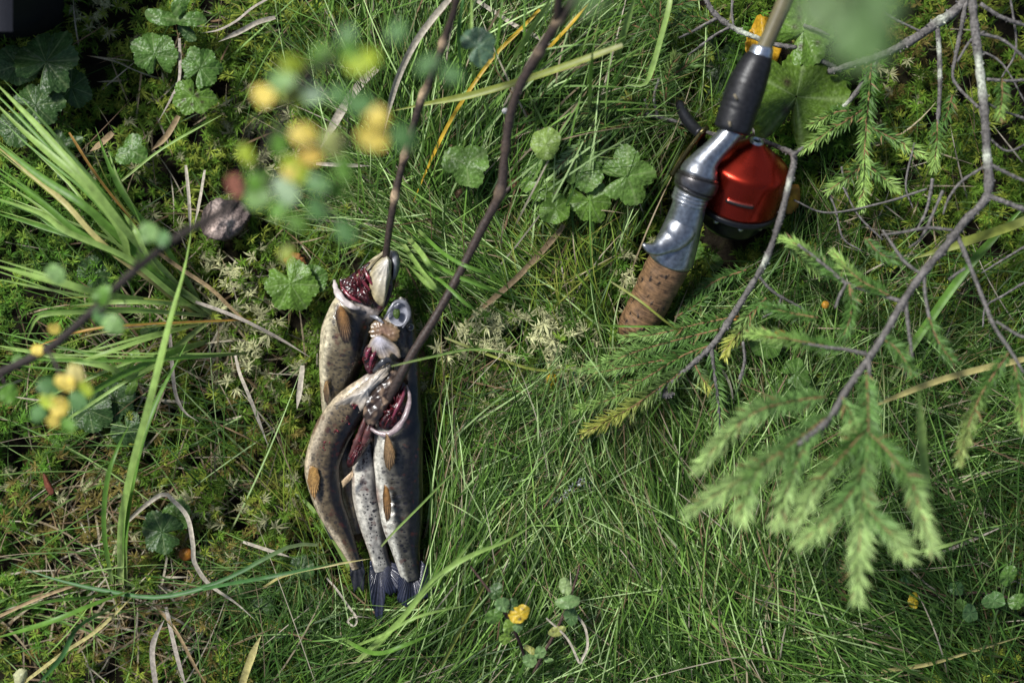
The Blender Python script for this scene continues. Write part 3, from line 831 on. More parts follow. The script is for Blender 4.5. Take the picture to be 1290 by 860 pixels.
SINGLE = [
 ('tall_grass', 'long green and yellow grass blade crossing behind the right stick', [(784, 57, .1), (710, 84, .085), (646, 105, .07), (592, 120, .06), (541, 130, .055), (494, 140, .05)], 8.5, 'gy', {}),
 ('tall_grass', 'thin tan and yellow grass stalk running down between the two sticks', [(680, 12, .05), (655, 38, .05), (624, 69, .05), (594, 110, .05), (568, 151, .04), (545, 197, .03), (519, 258, .01)], 4.5, 'y', {}),
 ('tall_grass', 'short bright yellow blade emerging from behind the top of the right stick', [(690, 62, .05), (715, 35, .06), (742, 4, .06)], 5, 'y', {}),
 ('tall_grass', 'light green blade bent sharply in the dark spruce shoots left of the rod tip', [(846, -12, .07), (842, 12, .07), (833, 46, .065), (821, 88, .06), (811, 107, .055), (787, 107, .05)], 6.5, 'lg', {}),
 ('tall_grass', 'broad pale green blade cut off at the top edge left of the dark spruce shoots', [(772, 94, .02), (785, 45, .06), (797, 5, .08), (802, -15, .09)], 8, 'lg', {}),
 ('tall_grass', 'blurred upright green blade in front of the spruce tip beside the right stick', [(742, 135, .05), (744, 100, .09), (747, 55, .12)], 8, 'g', {}),
 ('tall_grass', 'blurred upright green blade standing below the grey spruce fork', [(1168, 625, .09), (1163, 570, .14), (1160, 533, .16), (1157, 486, .18)], 11, 'lg', dict(taper_base=.6)),
 ('tall_grass', 'pale yellow dry blade reaching in from the right edge below the spruce fork', [(1300, 450, .08), (1217, 469, .08), (1163, 486, .08), (1106, 509, .07), (1080, 522, .06)], 7.5, 'ys', {}),
 ('tall_grass', 'broad green and yellow blade passing behind the grey spruce branch at the right edge', [(1310, 268, .06), (1281, 282, .06), (1214, 305, .06), (1150, 326, .05)], 11, 'gy', {}),
 ('tall_grass', 'wide green blade sloping up to the right edge behind the thin spruce twig', [(1120, 480, .02), (1170, 405, .03), (1225, 330, .04), (1300, 250, .05)], 10, 'g', {}),
 ('tall_grass', 'yellowish dry blade in the lower right corner', [(1110, 845, .03), (1170, 836, .03), (1224, 820, .035), (1300, 797, .035)], 6, 'ys', {}),
 ('grass_stalk', 'straight yellow green grass stalk rising from the bottom edge right of the fish', [(538, 870, .0), (575, 803, .03), (605, 745, .045), (632, 698, .06), (655, 650, .07), (676, 605, .075)], 5.5, 'gy', {}),
 ('grass_stalk', 'thin green grass stalk lying across the belly of the right fish', [(480, 688, .05), (496, 670, .052), (529, 637, .052), (556, 609, .045), (590, 575, .03)], 2.8, 'lg', {}),
 ('grass_stalk', 'thin green grass stalk crossing the right stick above the open throat', [(493, 461, .075), (541, 450, .07), (600, 440, .05), (680, 452, .03)], 2.6, 'lg', {}),
 ('grass_stalk', 'thin yellowish stalk crossing the tail of the left curved fish', [(330, 740, .01), (360, 724, .03), (414, 712, .04), (468, 703, .042)], 3.2, 'ys', {}),
 ('grass_stalk', 'fine green stalk lying diagonally over the cork handle', [(770, 355, .035), (805, 378, .05), (835, 402, .05), (862, 422, .035)], 2.6, 'gy', {}),
 ('grass_stalk', 'fine green stalk lying straight across the end of the cork handle', [(752, 409, .02), (790, 411, .045), (850, 411, .04)], 2.4, 'g', {}),
 ('grass_stalk', 'thin orange grass stalk lying over the dark moss left of the blurred birch', [(87, 167, .03), (123, 223, .03), (174, 287, .03)], 3.2, 'or', {}),
 ('grass_stalk', 'thin light green stalk lying over the moss beneath the small lobed leaf', [(153, 228, .03), (205, 187, .035), (281, 144, .03)], 3, 'lg', {}),
 ('grass_stalk', 'thin yellow stalk on the moss below the pale moss tuft', [(560, 425, .02), (630, 452, .025), (680, 466, .025), (740, 462, .02)], 3.2, 'gy', {}),
 ('grass_stalk', 'yellow green blade standing in the grass right of the lichen twig', [(796, 598, .03), (808, 635, .03), (826, 680, .03), (834, 720, .01)], 5, 'ys', {}),
 ('grass_stalk', 'dry jointed stalk half hidden by the lowest spruce tip', [(961, 755, .03), (1000, 745, .03), (1022, 739, .03), (1075, 718, .03)], 5.5, 'ys', {}),
 ('tall_grass', 'light green blade leaning across the sparse grass at the far right of the middle', [(1120, 700, .04), (1180, 690, .06), (1225, 676, .06)], 4, 'lg', {}),
 ('dry_straw', 'long pale curved dry blade left of the left stick', [(572, -8, .05), (543, 26, .05), (520, 59, .05), (502, 97, .045), (491, 133, .04), (481, 179, .03)], 8, 'st', {}),
 ('dry_straw', 'pale straight dry straw passing behind the right stick near the top', [(592, -5, .04), (647, 31, .045), (686, 52, .045), (719, 77, .04)], 5, 'st', {}),
 ('dry_straw', 'broad whitish dry straw beneath the yellow birch leaves', [(475, 86, .02), (453, 107, .022), (430, 140, .022), (403, 188, .02)], 11, 'st', {}),
 ('dry_straw', 'pale short straw lying sideways below the yellow birch leaves', [(398, 206, .02), (430, 208, .022), (466, 209, .02)], 5, 'st', {}),
 ('dry_straw', 'twisted grey dry straw right of the right stick', [(729, 116, .03), (699, 123, .03), (686, 138, .03), (694, 155, .02), (706, 171, .02)], 4.5, 'gr', {}),
 ('dry_straw', 'straight tan straw pointing from the right stick down to the pale moss', [(710, 283, .03), (702, 295, .03), (653, 348, .03), (605, 390, .025), (583, 409, .02)], 7, 'tan', {}),
 ('dry_straw', 'short pale flat straw just left of the fish belly', [(381, 460, .02), (378, 488, .022), (374, 515, .02)], 7, 'st', {}),
 ('dry_straw', 'grey straw running from the sedge clump towards the left fish', [(240, 378, .02), (280, 392, .025), (317, 408, .025), (355, 428, .02), (391, 450, .015)], 4.5, 'gr', {}),
 ('dry_straw', 'thin pale straw bent down below the sedge base left of the fish', [(296, 445, .015), (302, 470, .02), (314, 499, .02), (326, 530, .02), (338, 562, .015)], 4.5, 'st', {}),
 ('dry_straw', 'hooked pale straw right of the tall sedge pair', [(214, 420, .02), (216, 450, .022), (221, 495, .022), (232, 518, .02), (250, 531, .02)], 4.5, 'gr', {}),
 ('dry_straw', 'brownish straw running from the grey bark lump down to the sedge base', [(196, 316, .03), (230, 340, .03), (266, 364, .03), (295, 392, .025), (322, 413, .02)], 5, 'tan', {}),
 ('dry_straw', 'white flat straw near the top edge left of the birch', [(347, 22, .02), (325, 28, .024), (304, 39, .024), (275, 53, .02)], 6, 'st', {}),
 ('dry_straw', 'thin grey straw meeting the white flat straw at the top edge', [(342, -4, .025), (318, 10, .03), (297, 27, .03), (275, 38, .025), (253, 42, .02)], 4.5, 'gr', {}),
 ('dry_straw', 'long grey straw between the lobed leaves at the upper left', [(226, 48, .02), (226, 98, .025), (215, 125, .025), (199, 154, .015)], 5, 'gr', {}),
 ('dry_straw', 'broad tan straw tip above the small lobed leaf at the upper left', [(225, 146, .02), (209, 172, .022), (190, 190, .02)], 7, 'tan', {}),
 ('dry_straw', 'short wide straw on moss beside the dark lobed leaves', [(142, 167, .02), (128, 180, .022), (113, 191, .02)], 8, 'tan', {}),
 ('dry_straw', 'upright whitish straw left of the grey bark lump', [(234, 208, .03), (238, 250, .035), (240, 298, .03)], 4, 'st', {}),
 ('dry_straw', 'slanted whitish straw touching the grey bark lump', [(258, 214, .03), (252, 250, .035), (245, 284, .03)], 4, 'st', {}),
 ('dry_straw', 'long pale straw kinked over the lobed leaf at the lower left', [(159, 658, .01), (182, 637, .025), (206, 622, .03), (219, 631, .03), (236, 651, .03), (243, 685, .03), (245, 708, .025), (263, 735, .02), (297, 759, .02), (322, 781, .015)], 5.5, 'st', dict(n=40)),
 ('dry_straw', 'greenish straw rising from the bottom edge at the lower left', [(302, 870, .01), (312, 840, .02), (322, 814, .02), (329, 800, .015)], 9, 'ys', {}),
 ('dry_straw', 'grey frayed straw at the bottom edge left of the greenish straw', [(197, 868, .015), (192, 830, .02), (194, 806, .02), (207, 780, .015)], 7, 'gr', {}),
 ('dry_straw', 'brown grey straw running down to the bottom edge at the lower left', [(209, 764, .015), (219, 810, .02), (228, 845, .02), (236, 870, .015)], 6, 'gr', {}),
 ('dry_straw', 'thin tan straw lying right of the frayed straws at the bottom edge', [(196, 762, .01), (222, 795, .02), (245, 838, .02), (264, 868, .015)], 4, 'tan', {}),
 ('dry_straw', 'pinkish straw entering from the left edge at the lower left', [(-10, 780, .02), (51, 752, .022), (101, 735, .02), (118, 733, .015)], 4, 'tan', {}),
 ('dry_straw', 'long tan straw rising diagonally from the lower left corner', [(24, 864, .02), (78, 823, .025), (124, 792, .025), (176, 742, .015)], 4.5, 'ys', {}),
 ('dry_straw', 'pale straw on the yellow moss left of the fish tail', [(306, 682, .02), (330, 690, .022), (368, 702, .02)], 4, 'st', {}),
 ('dry_straw', 'thin bent tan straw forming a sharp V near the bottom edge', [(688, 778, .05), (714, 803, .05), (728, 831, .05), (731, 836, .05), (733, 830, .05), (740, 814, .05), (737, 790, .05), (724, 769, .05), (720, 745, .05), (718, 715, .04)], 3, 'st', dict(n=44)),
 ('dry_straw', 'curly pale root lying below the left fish tail', [(411, 727, .015), (424, 742, .02), (438, 762, .02), (449, 778, .022), (446, 788, .024), (438, 782, .024), (448, 776, .026), (470, 778, .015)], 2.6, 'st', dict(n=44)),
 ('dry_straw', 'pale fallen straw on the grass right of the lowest spruce tip', [(1120, 712, .03), (1155, 704, .032), (1200, 690, .03), (1270, 660, .03)], 4, 'gr', {}),
 ('dry_straw', 'thin grey brown straw among the grass left of the lowest spruce tip', [(930, 665, .03), (945, 700, .032), (963, 735, .03)], 3, 'tan', {}),
 ('dry_straw', 'thin pale straw between grass right of the spruce twig tips', [(905, 460, .03), (918, 480, .035), (925, 510, .03)], 3, 'st', {}),
]
for name, label, pts, wd, col, kw in SINGLE:
    cat = {'tall_grass': 'grass blade', 'grass_stalk': 'grass stalk', 'dry_straw': 'dry straw'}[name]
    o = blade_mb(pts, wd, col, keel=.3 if name == 'dry_straw' else .22, **kw).build(name, M['straw' if name == 'dry_straw' else 'blade'])
    tag(o, label, cat)

# ------------------------------------------------------------------ plates: fins, leaves and gill covers from an outline
def plate(b, outline, z, dome=0.0, col=(1, 1, 1), col2=None, rings=7, n=56, root=None, rays=0, ray_h=0.0, thick=0.0006, zf=None, jag=0.0, sharp=False, rc=.42):
    """outline: px points; domed sheet with a rim and an underside"""
    o = np.array(outline, float)
    if sharp:
        cl = np.vstack([o, o[:1]])
        seg = np.concatenate([[0], np.cumsum(np.linalg.norm(np.diff(cl, axis=0), axis=1))])
        ts = np.linspace(0, seg[-1], n, endpoint=False)
        q = np.stack([np.interp(ts, seg, cl[:, k]) for k in range(2)], 1)
    else:
        cl = np.vstack([o, o[:1]])
        q = spline(np.hstack([cl, np.zeros((len(cl), 1))]), n + 1)[:-1, :2]
    c = o.mean(0) if root is None else np.array(root, float)
    if jag:
        q = c + (q - c) * (1 + jag * RNG.uniform(-1, 1, (len(q), 1)))
    ang = np.arctan2(q[:, 1] - c[1], q[:, 0] - c[0])
    g, cc = [], []
    col = np.array(col, float)
    col2 = col if col2 is None else np.array(col2, float)
    for r in range(rings + 1):
        t = r / rings
        pp = c + (q - c) * max(t, .001)
        hz = z + dome * (1 - t ** 2) + ray_h * np.cos(ang * rays) * t
        if zf is not None:
            hz = hz + zf(pp[:, 0], pp[:, 1])
        f = (CAM_H - hz) / CAM_H
        g.append(np.stack([(pp[:, 0] - 645) * S * f, (430 - pp[:, 1]) * S * f, hz], 1))
        rv = (1 + rc * np.cos(ang * rays))[:, None] if rays else 1.0
        cc.append((col * (1 - t) + col2 * t) * rv * np.ones((len(q), 1)))
    g.append(g[-1] - np.array([0, 0, thick]))
    cc.append(cc[-1])
    g.append(np.repeat(P(c[0], c[1], z - thick)[None], len(q), 0))
    cc.append(cc[0])
    b.grid(np.array(g), np.array(cc), closed=True)

# ------------------------------------------------------------------ fish
def sstep(a, b, x):
    t = np.clip((x - a) / (b - a), 0, 1)
    return t * t * (3 - 2 * t)

def fish_body(root, key, cuts, pal, n=170, sides=72, rough=0.0, dimple=None, spot=.6, shift=0.0):
    """cuts: (y0, y1, centre deg, half span deg, depth, flesh colour): flesh laid open along the ring index given by picture y"""
    kn = FISH[key]
    s = spline([tuple(P(a, b_, z)) + (hw * S, th * S, b_) for a, b_, z, hw, th in kn], n)
    c, hw, th, yy = s[:, :3], s[:, 3], s[:, 4], s[:, 5]
    t = nrm(np.gradient(c, axis=0))
    up = np.array([0, 0, 1.0])
    side = nrm(np.cross(up, t))          # dorsal side: right of the head-to-tail direction seen from above... picture right
    nn = nrm(np.cross(t, side))
    ph = np.linspace(0, 2 * math.pi, sides, endpoint=False)
    e = 2 / 2.25
    cx = np.sign(np.cos(ph)) * np.abs(np.cos(ph)) ** e
    sy = np.sign(np.sin(ph)) * np.abs(np.sin(ph)) ** e
    fac = np.ones((n, sides))
    arc = np.concatenate([[0], np.cumsum(np.linalg.norm(np.diff(c, axis=0), axis=1))]) / S
    d = np.cos(ph)[None] * np.ones((n, 1))
    back, mid, belly = [np.array(x) for x in pal]
    edge = .16 * noise2(arc[:, None] + 0 * ph[None], 40 * ph[None] + 0 * arc[:, None], .07, ord(key) + 1)
    de = d + edge + shift
    kb, km = sstep(.28, .72, de)[..., None], sstep(.02, -.42, de)[..., None]
    km = 1 - sstep(-.42, .02, de)[..., None]
    col = mid * np.ones_like(kb)
    col = col + (belly - col) * km
    col = col + (back - col) * kb
    bars = (sstep(.35, .9, np.sin(arc[:, None] * .42 + 1.2 * np.sin(ph[None] * 3))) * sstep(-.05, .3, de) * (1 - sstep(.5, .8, de)))[..., None]
    col = col * (1 - .30 * bars)
    streak = noise2(arc[:, None] * .25 + 0 * ph[None], 60 * ph[None] + 0 * arc[:, None], .25, ord(key) + 2)
    col = col * (1 + .16 * streak[..., None])
    blush = np.exp(-((de + .86) / .16) ** 2) * np.clip(.4 + .6 * noise2(arc[:, None] + 0 * ph[None], 30 * ph[None] + 0 * arc[:, None], .12, ord(key) + 3), 0, 1)
    col = col * (1 - .6 * blush[..., None]) + np.array([.22, .07, .035]) * .6 * blush[..., None]
    mott = noise2(arc[:, None] + 0 * ph[None], ph[None] * hw[:, None] / S * 1.0 + 0 * arc[:, None], .16, ord(key))
    col = col * (1 + .12 * mott[..., None])
    for (y0, y1, cd, hs, depth, fc) in cuts:
        along = sstep(y0 - 3, y0 + 3, yy) * (1 - sstep(y1 - 4, y1 + 2, yy))
        dd = np.abs((np.degrees(ph) - cd + 180) % 360 - 180)
        ar = 1 - sstep(hs - 16, hs + 8, dd)
        k = along[:, None] * ar[None]
        fac *= 1 - depth * k
        col = col * (1 - np.clip(k * 1.5, 0, 1)[..., None]) + np.array(fc) * np.clip(k * 1.5, 0, 1)[..., None]
        rim = np.exp(-((yy - y1 - 3) / 4.5) ** 2)[:, None] * ar[None]
        col = col * (1 - .8 * rim[..., None]) + np.array([.55, .47, .42]) * .8 * rim[..., None]
        fac *= 1 + .07 * rim
    if dimple:
        fac *= 1 - dimple(yy, ph)
    fac *= 1 + .022 * noise2(arc[:, None] + 0 * ph[None], 26 * ph[None] + 0 * arc[:, None], .11, ord(key)) + .010 * noise2(arc[:, None] * .4 + 0 * ph[None], 30 * ph[None] + 0 * arc[:, None], .4, 4)
    g = c[:, None] + side[:, None] * (hw[:, None] * cx[None] * fac)[..., None] + nn[:, None] * (th[:, None] * sy[None] * fac)[..., None]
    uv = np.stack([arc[:, None] + 0 * ph[None] + ord(key) * 37, (ph[None] * 18 + 0 * arc[:, None]), spot * sstep(-.75, .1, de)], -1)
    # close both ends
    g = np.concatenate([np.repeat(c[:1, None], sides, 1), g, np.repeat(c[-1:, None], sides, 1)])
    col = np.concatenate([col[:1], col, col[-1:]])
    uv = np.concatenate([uv[:1], uv, uv[-1:]])
    b = MB()
    b.grid(g, np.clip(col, 0.003, .8), closed=True, uv=uv)
    return b.build('body', M['fish'], root)

def lumps(root, spots, name='gills', mat='gill', col=(.10, .004, .01), r=(3, 6), n=40, z=.036):
    b = MB()
    for k in range(n):
        sx, sy, sr = spots[k % len(spots)]
        a, q = random.uniform(0, 6.28), sr * math.sqrt(random.random())
        px, py = sx + math.cos(a) * q, sy + math.sin(a) * q
        rr = random.uniform(*r) * S
        cc = np.array(col) * random.uniform(.5, 1.6)
        th = np.linspace(0, math.pi, 7)
        b.lathe(P(px, py, z + random.uniform(-.003, .002)), (random.uniform(-1, 1), random.uniform(-1, 1), 1), np.stack([rr * np.cos(th), rr * np.sin(th) * random.uniform(.6, 1)], 1), 10, cc)
    return b.build(name, M[mat], root)

def gillmass(root, outline, z, root_pt, h=.004, col=(.065, .005, .008)):
    b = MB()
    rs = random.uniform(0, 9)
    zf = lambda x, y: h * (.5 * noise2(x, y, .22, int(rs * 9)) + .12 * noise2(x, y, .7, 62)) 
    plate(b, outline, z, h, col, (.03, .003, .005), rings=22, n=90, root=root_pt, zf=zf, thick=.004)
    v = b.v[-1]
    b.c[-1] = np.clip(b.c[-1] * (1 + .8 * noise2(v[:, 0] / S, v[:, 1] / S, .55, 21))[:, None], .002, .4)
    b.build('gills', M['gill'], root)
    # filaments
    f = MB()
    o = np.array(outline, float)
    c = np.array(root_pt, float)
    for k in range(36):
        i = random.randrange(len(o))
        e = o[i] + (o[(i + 1) % len(o)] - o[i]) * random.random()
        q0, q1 = c + (e - c) * random.uniform(.1, .5), c + (e - c) * random.uniform(.6, .98)
        m_ = (q0 + q1) / 2 + np.array([random.uniform(-2, 2), random.uniform(-2, 2)])
        f.tube(spline([P(q0[0], q0[1], z + h * 1.6), P(m_[0], m_[1], z + h * 1.9), P(q1[0], q1[1], z + h * .5)], 7), random.uniform(.3, .75) * S, 5, np.array((.12, .014, .02)) * random.uniform(.4, 1.5))
    f.build('gill_filaments', M['gill'], root, kind='stuff')

def arcs(root, name, paths, rad, col, mat, sides=8):
    b = MB()
    for p in paths:
        s = spline([P(*q) for q in p], 18)
        t = np.linspace(0, 1, 18)
        cc = np.array(col) * (1 + .22 * np.sin(t * 23 + len(name)) + .15 * RNG.normal(0, 1, 18))[:, None]
        b.tube(s, rad * S * (.35 + .65 * np.sin(math.pi * t)) * (1 + .10 * RNG.normal(0, 1, 18)), sides, np.clip(cc, .005, .8), squash=.6)
    return b.build(name, M[mat], root)

def fin(root, name, outline, z, root_pt, col, col2, rays=26, dome=.0003, zf=None, ray_h=.0003, jag=.03):
    b = MB()
    plate(b, outline, z, dome, col, col2, rings=9, n=200, root=root_pt, rays=rays, ray_h=ray_h, zf=zf, jag=jag, sharp=True)
    return b.build(name, M['fin'], root)

def eye(root, px, py, z, r):
    b = MB()
    th = np.linspace(0, math.pi, 12)
    rr = r * S
    col = np.zeros((12, 20, 3))
    for i, a in enumerate(th):
        col[i] = (.006, .006, .01) if a < .75 else ((.10, .10, .10) if a < 1.05 else (.02, .018, .016))
    b.lathe(P(px, py, z), (0.1, 0.05, 1), np.stack([rr * .75 * np.cos(th), rr * np.sin(th)], 1), 20, col)
    return b.build('eye', M['eye'], root)

# upper left fish: head thrown back, throat cut open
fa = thing('trout', 'uppermost trout, pale belly, head bent back on the left stick with dark red gills open', 'fish', P(436, 420, 0))
fish_body(fa, 'A', [(352, 377, 140, 120, .42, (.09, .006, .012))], [(.012, .010, .007), (.14, .11, .06), (.62, .54, .36)], spot=.7, shift=.28)
gillmass(fa, [(427, 352), (436, 350), (444, 344), (456, 336), (466, 330), (467, 345), (469, 362), (472, 376), (466, 384), (452, 385), (438, 378), (430, 366)], .0415, (452, 364), .0045)
arcs(fa, 'collar_rim', [[(421, 353, .040), (424, 366, .046), (433, 379, .050), (446, 387, .050), (455, 388, .047)]], 4.4, (.62, .54, .50), 'flesh', 12)
arcs(fa, 'gill_arch', [[(428, 352, .040), (433, 364, .044), (442, 374, .047), (455, 381, .047)], [(452, 342, .046), (456, 352, .049), (466, 366, .048)], [(459, 338, .048), (464, 350, .050), (470, 360, .048)]], 2.4, (.20, .03, .045), 'gill')
b = MB()
plate(b, [(487, 320), (473, 332), (466, 345), (466, 362), (472, 378), (482, 386), (487, 372), (492, 350), (493, 330)], .047, .006, (.62, .58, .52), (.36, .30, .16), rings=10, n=80, root=(488, 328), rays=23, ray_h=.00035, rc=.16, zf=lambda x, y: .0011 * noise2(x, y, .22, 48))
b.build('gill_cover', M['flesh'], fa)
b = MB()
plate(b, [(484, 319), (468, 330), (450, 345), (441, 357), (452, 358), (462, 352), (467, 340), (478, 328)], .042, .004, (.16, .13, .07), (.30, .25, .15), rings=6, n=44, rays=11, ray_h=.0004)
b.build('jaw', M['flesh'], fa)
b = MB()
plate(b, [(492, 315), (501, 318), (504, 332), (501, 346), (495, 353), (494, 338), (491, 326)], .040, .006, (.36, .36, .38), (.10, .10, .11), rings=6, n=40)
b.build('jaw', M['flesh'], fa)
fin(fa, 'pectoral_fin', [(425, 383), (434, 388), (441, 402), (443, 420), (439, 433), (432, 431), (426, 415), (422, 398)], .049, (429, 385), (.34, .17, .05), (.02, .016, .014), 80)
fin(fa, 'pelvic_fin', [(409, 480), (414, 478), (415, 495), (413, 510), (409, 505), (407, 492)], .034, (411, 480), (.30, .18, .06), (.08, .05, .03), 10)

# right-hand fish
fd = thing('trout', 'large dark backed trout on the right with the right stick through its throat', 'fish', P(502, 570, 0))
def ribs(yy, ph):
    k = np.exp(-((yy - 636) / 24) ** 2)[:, None] * np.exp(-((np.degrees(ph) - 112) / 34) ** 2)[None]
    return .17 * k * (.5 + .5 * np.sin(yy[:, None] / 11.5 * 2 * math.pi + ph[None] * 1.8))
fish_body(fd, 'D', [(379, 399, 118, 62, .55, (.22, .23, .27)), (452, 527, 150, 66, .72, (.10, .02, .025))], [(.008, .007, .006), (.075, .068, .052), (.60, .57, .48)], dimple=ribs, spot=.95, shift=.24)
gillmass(fd, [(478, 520), (488, 505), (498, 488), (508, 480), (514, 492), (513, 508), (508, 524), (500, 536), (490, 541), (478, 537)], .0445, (498, 515), .004, (.08, .007, .011))
gillmass(fd, [(456, 452), (460, 438), (468, 432), (476, 440), (476, 455), (472, 468), (463, 470)], .047, (466, 451), .003, (.08, .014, .018))
b = MB()
plate(b, [(462, 500), (470, 484), (482, 472), (496, 466), (506, 474), (500, 492), (490, 510), (478, 528), (466, 536), (458, 524)], .050, .003, (.06, .036, .026), (.035, .022, .016), rings=12, n=64, jag=.06, zf=lambda x, y: .0014 * noise2(x, y, .25, 43) + .0006 * noise2(x, y, .9, 44))
v = b.v[-1]
k_ = sstep(.3, .8, noise2(v[:, 0] / S, v[:, 1] / S, .35, 31))[:, None]
b.c[-1] = b.c[-1] * (1 - k_) + np.array([.30, .20, .13]) * k_
b.build('torn_skin', M['flesh'], fd)
arcs(fd, 'collar_rim', [[(464, 537, .046), (474, 544, .049), (487, 547, .051), (497, 542, .052), (506, 532, .053), (513, 517, .052), (516, 500, .048), (512, 485, .045)]], 3.8, (.32, .24, .24), 'flesh', 12)
arcs(fd, 'gill_arch', [[(494, 528, .052), (499, 516, .054), (507, 500, .052), (510, 486, .048)], [(462, 452, .052), (463, 444, .054), (468, 437, .054)], [(466, 462, .052), (469, 450, .055), (474, 442, .054)]], 2.4, (.20, .035, .06), 'gill')
b = MB()
plate(b, [(463, 436), (470, 424), (481, 422), (494, 430), (503, 440), (504, 452), (497, 446), (492, 448), (488, 456), (480, 452), (472, 446)], .053, .004, (.55, .53, .60), (.30, .23, .15), rings=10, n=90, root=(476, 425), rays=31, ray_h=.00025, rc=.14, jag=.04, zf=lambda x, y: .0012 * noise2(x, y, .25, 49))
b.build('gill_cover', M['flesh'], fd)
b = MB()
plate(b, [(465, 418), (470, 406), (482, 403), (495, 408), (503, 416), (502, 428), (494, 430), (482, 423), (470, 426)], .0525, .002, (.30, .18, .125), (.17, .11, .05), rings=14, n=70, jag=.06, zf=lambda x, y: .0009 * noise2(x, y, .25, 41) + .0004 * noise2(x, y, .8, 42))
b.build('throat', M['flesh'], fd)
arcs(fd, 'jaw', [[(484, 402, .054), (490, 392, .056), (498, 381, .056), (508, 380, .055), (515, 388, .053), (515, 402, .052), (507, 413, .052)], [(466, 398, .050), (474, 400, .053), (483, 407, .055)]], 2.6, (.17, .17, .19), 'flesh', 10)
b = MB()
plate(b, [(488, 398), (494, 388), (502, 382), (510, 384), (514, 394), (511, 406), (504, 411), (494, 408)], .051, -.003, (.20, .21, .26), (.34, .34, .38), rings=8, n=44, zf=lambda x, y: .0008 * noise2(x, y, .35, 47))
b.build('mouth_lining', M['flesh'], fd)
b = MB()
plate(b, [(497, 389), (503, 390), (504, 396), (501, 402), (497, 400), (495, 394)], .056, .001, (.06, .10, .02), rings=4, n=24)
b.build('leaf_scrap', M['leaf'], fd)
eye(fd, 517, 412, .042, 5.5)
fin(fd, 'pectoral_fin', [(486, 545), (493, 556), (498, 570), (497, 584), (491, 593), (486, 588), (483, 575), (484, 560)], .053, (488, 547), (.36, .22, .10), (.10, .06, .025), 80)
fin(fd, 'pelvic_fin', [(484, 610), (490, 616), (493, 632), (492, 652), (487, 658), (483, 642), (482, 624)], .049, (486, 611), (.36, .18, .05), (.06, .035, .014), 80)
fin(fd, 'tail_fin', [(505, 704), (531, 706), (544, 718), (558, 738), (545, 752), (528, 754), (514, 766), (500, 756), (502, 726)], .020, (518, 712), (.018, .018, .026), (.014, .017, .036), 70, zf=lambda x, y: .002 * np.sin(x * .25))
# curved fish at lower left
fc = thing('trout', 'curved brownish trout at lower left with blood speckles along its belly', 'fish', P(410, 590, 0))
fish_body(fc, 'C', [(463, 478, 100, 75, .35, (.40, .34, .31))], [(.014, .010, .007), (.15, .11, .06), (.60, .49, .33)], spot=.65, shift=.26, dimple=lambda yy, ph: .10 * np.exp(-((yy - 600) / 30) ** 2)[:, None] * np.exp(-((np.degrees(ph) - 120 - (yy[:, None] - 600) * .5) / 9) ** 2))
b = MB()
plate(b, [(494, 455), (480, 463), (462, 480), (440, 497), (420, 510), (440, 512), (452, 520), (464, 508), (468, 495), (480, 482), (490, 470)], .053, .005, (.66, .60, .53), (.46, .38, .28), rings=9, n=80, zf=lambda x, y: .0015 * noise2(x, y, .3, 45) + .0006 * noise2(x, y, .9, 46) - np.clip((y - 470) * .00016, 0, 1), jag=.05)
b.build('flesh', M['flesh'], fc)
lumps(fc, [(447, 512, 4), (423, 543, 4), (436, 530, 6), (408, 560, 8)], name='blood_spot', n=34, z=.0475, r=(.7, 1.8), col=(.16, .012, .02))
arcs(fc, 'jaw', [[(470, 468, .052), (480, 458, .057), (490, 453, .056), (497, 460, .053)]], 4, (.06, .06, .065), 'flesh')
fin(fc, 'pelvic_fin', [(390, 586), (400, 590), (403, 602), (401, 616), (396, 630), (391, 620), (387, 606)], .041, (394, 587), (.48, .28, .08), (.30, .17, .06), 80)
fin(fc, 'anal_fin', [(404, 640), (409, 640), (417, 660), (424, 682), (416, 678), (409, 664)], .024, (406, 642), (.05, .04, .03), (.02, .02, .02), 10)
fin(fc, 'tail_fin', [(440, 702), (456, 702), (460, 720), (458, 746), (452, 738), (446, 746), (441, 724)], .017, (448, 704), (.02, .02, .022), (.012, .012, .016), 20)
# middle fish
fe = thing('trout', 'silver white trout with small black spots lying between the other two tails', 'fish', P(465, 640, 0))
fish_body(fe, 'E', [(544, 556, 120, 100, .5, (.12, .02, .02))], [(.014, .013, .013), (.33, .31, .27), (.64, .60, .50)], spot=.95, shift=.15)
arcs(fe, 'gill_arch', [[(462, 520, .045), (456, 540, .044), (447, 562, .042), (440, 580, .038)], [(470, 522, .046), (463, 545, .046), (455, 566, .043)]], 4.2, (.11, .04, .035), 'flesh')
gillmass(fe, [(466, 530), (472, 540), (466, 556), (456, 572), (446, 586), (438, 588), (438, 576), (446, 560), (456, 544)], .0395, (454, 560), .0035, (.10, .016, .014))
fin(fe, 'pectoral_fin', [(444, 592), (438, 598), (430, 606), (432, 614), (440, 606), (446, 598)], .043, (444, 594), (.5, .34, .2), (.42, .3, .17), 8)
fin(fe, 'tail_fin', [(466, 706), (490, 706), (506, 712), (512, 730), (504, 742), (492, 750), (486, 746), (484, 762), (480, 786), (473, 776), (466, 752), (465, 726)], .017, (478, 706), (.05, .05, .065), (.012, .015, .034), 70, zf=lambda x, y: .0015 * np.sin(x * .3))

# ------------------------------------------------------------------ the sticks the fish hang on
def twigpath(pts, n):
    return spline([tuple(P(p[0], p[1], p[2])) + (p[3] * S,) for p in pts], n)

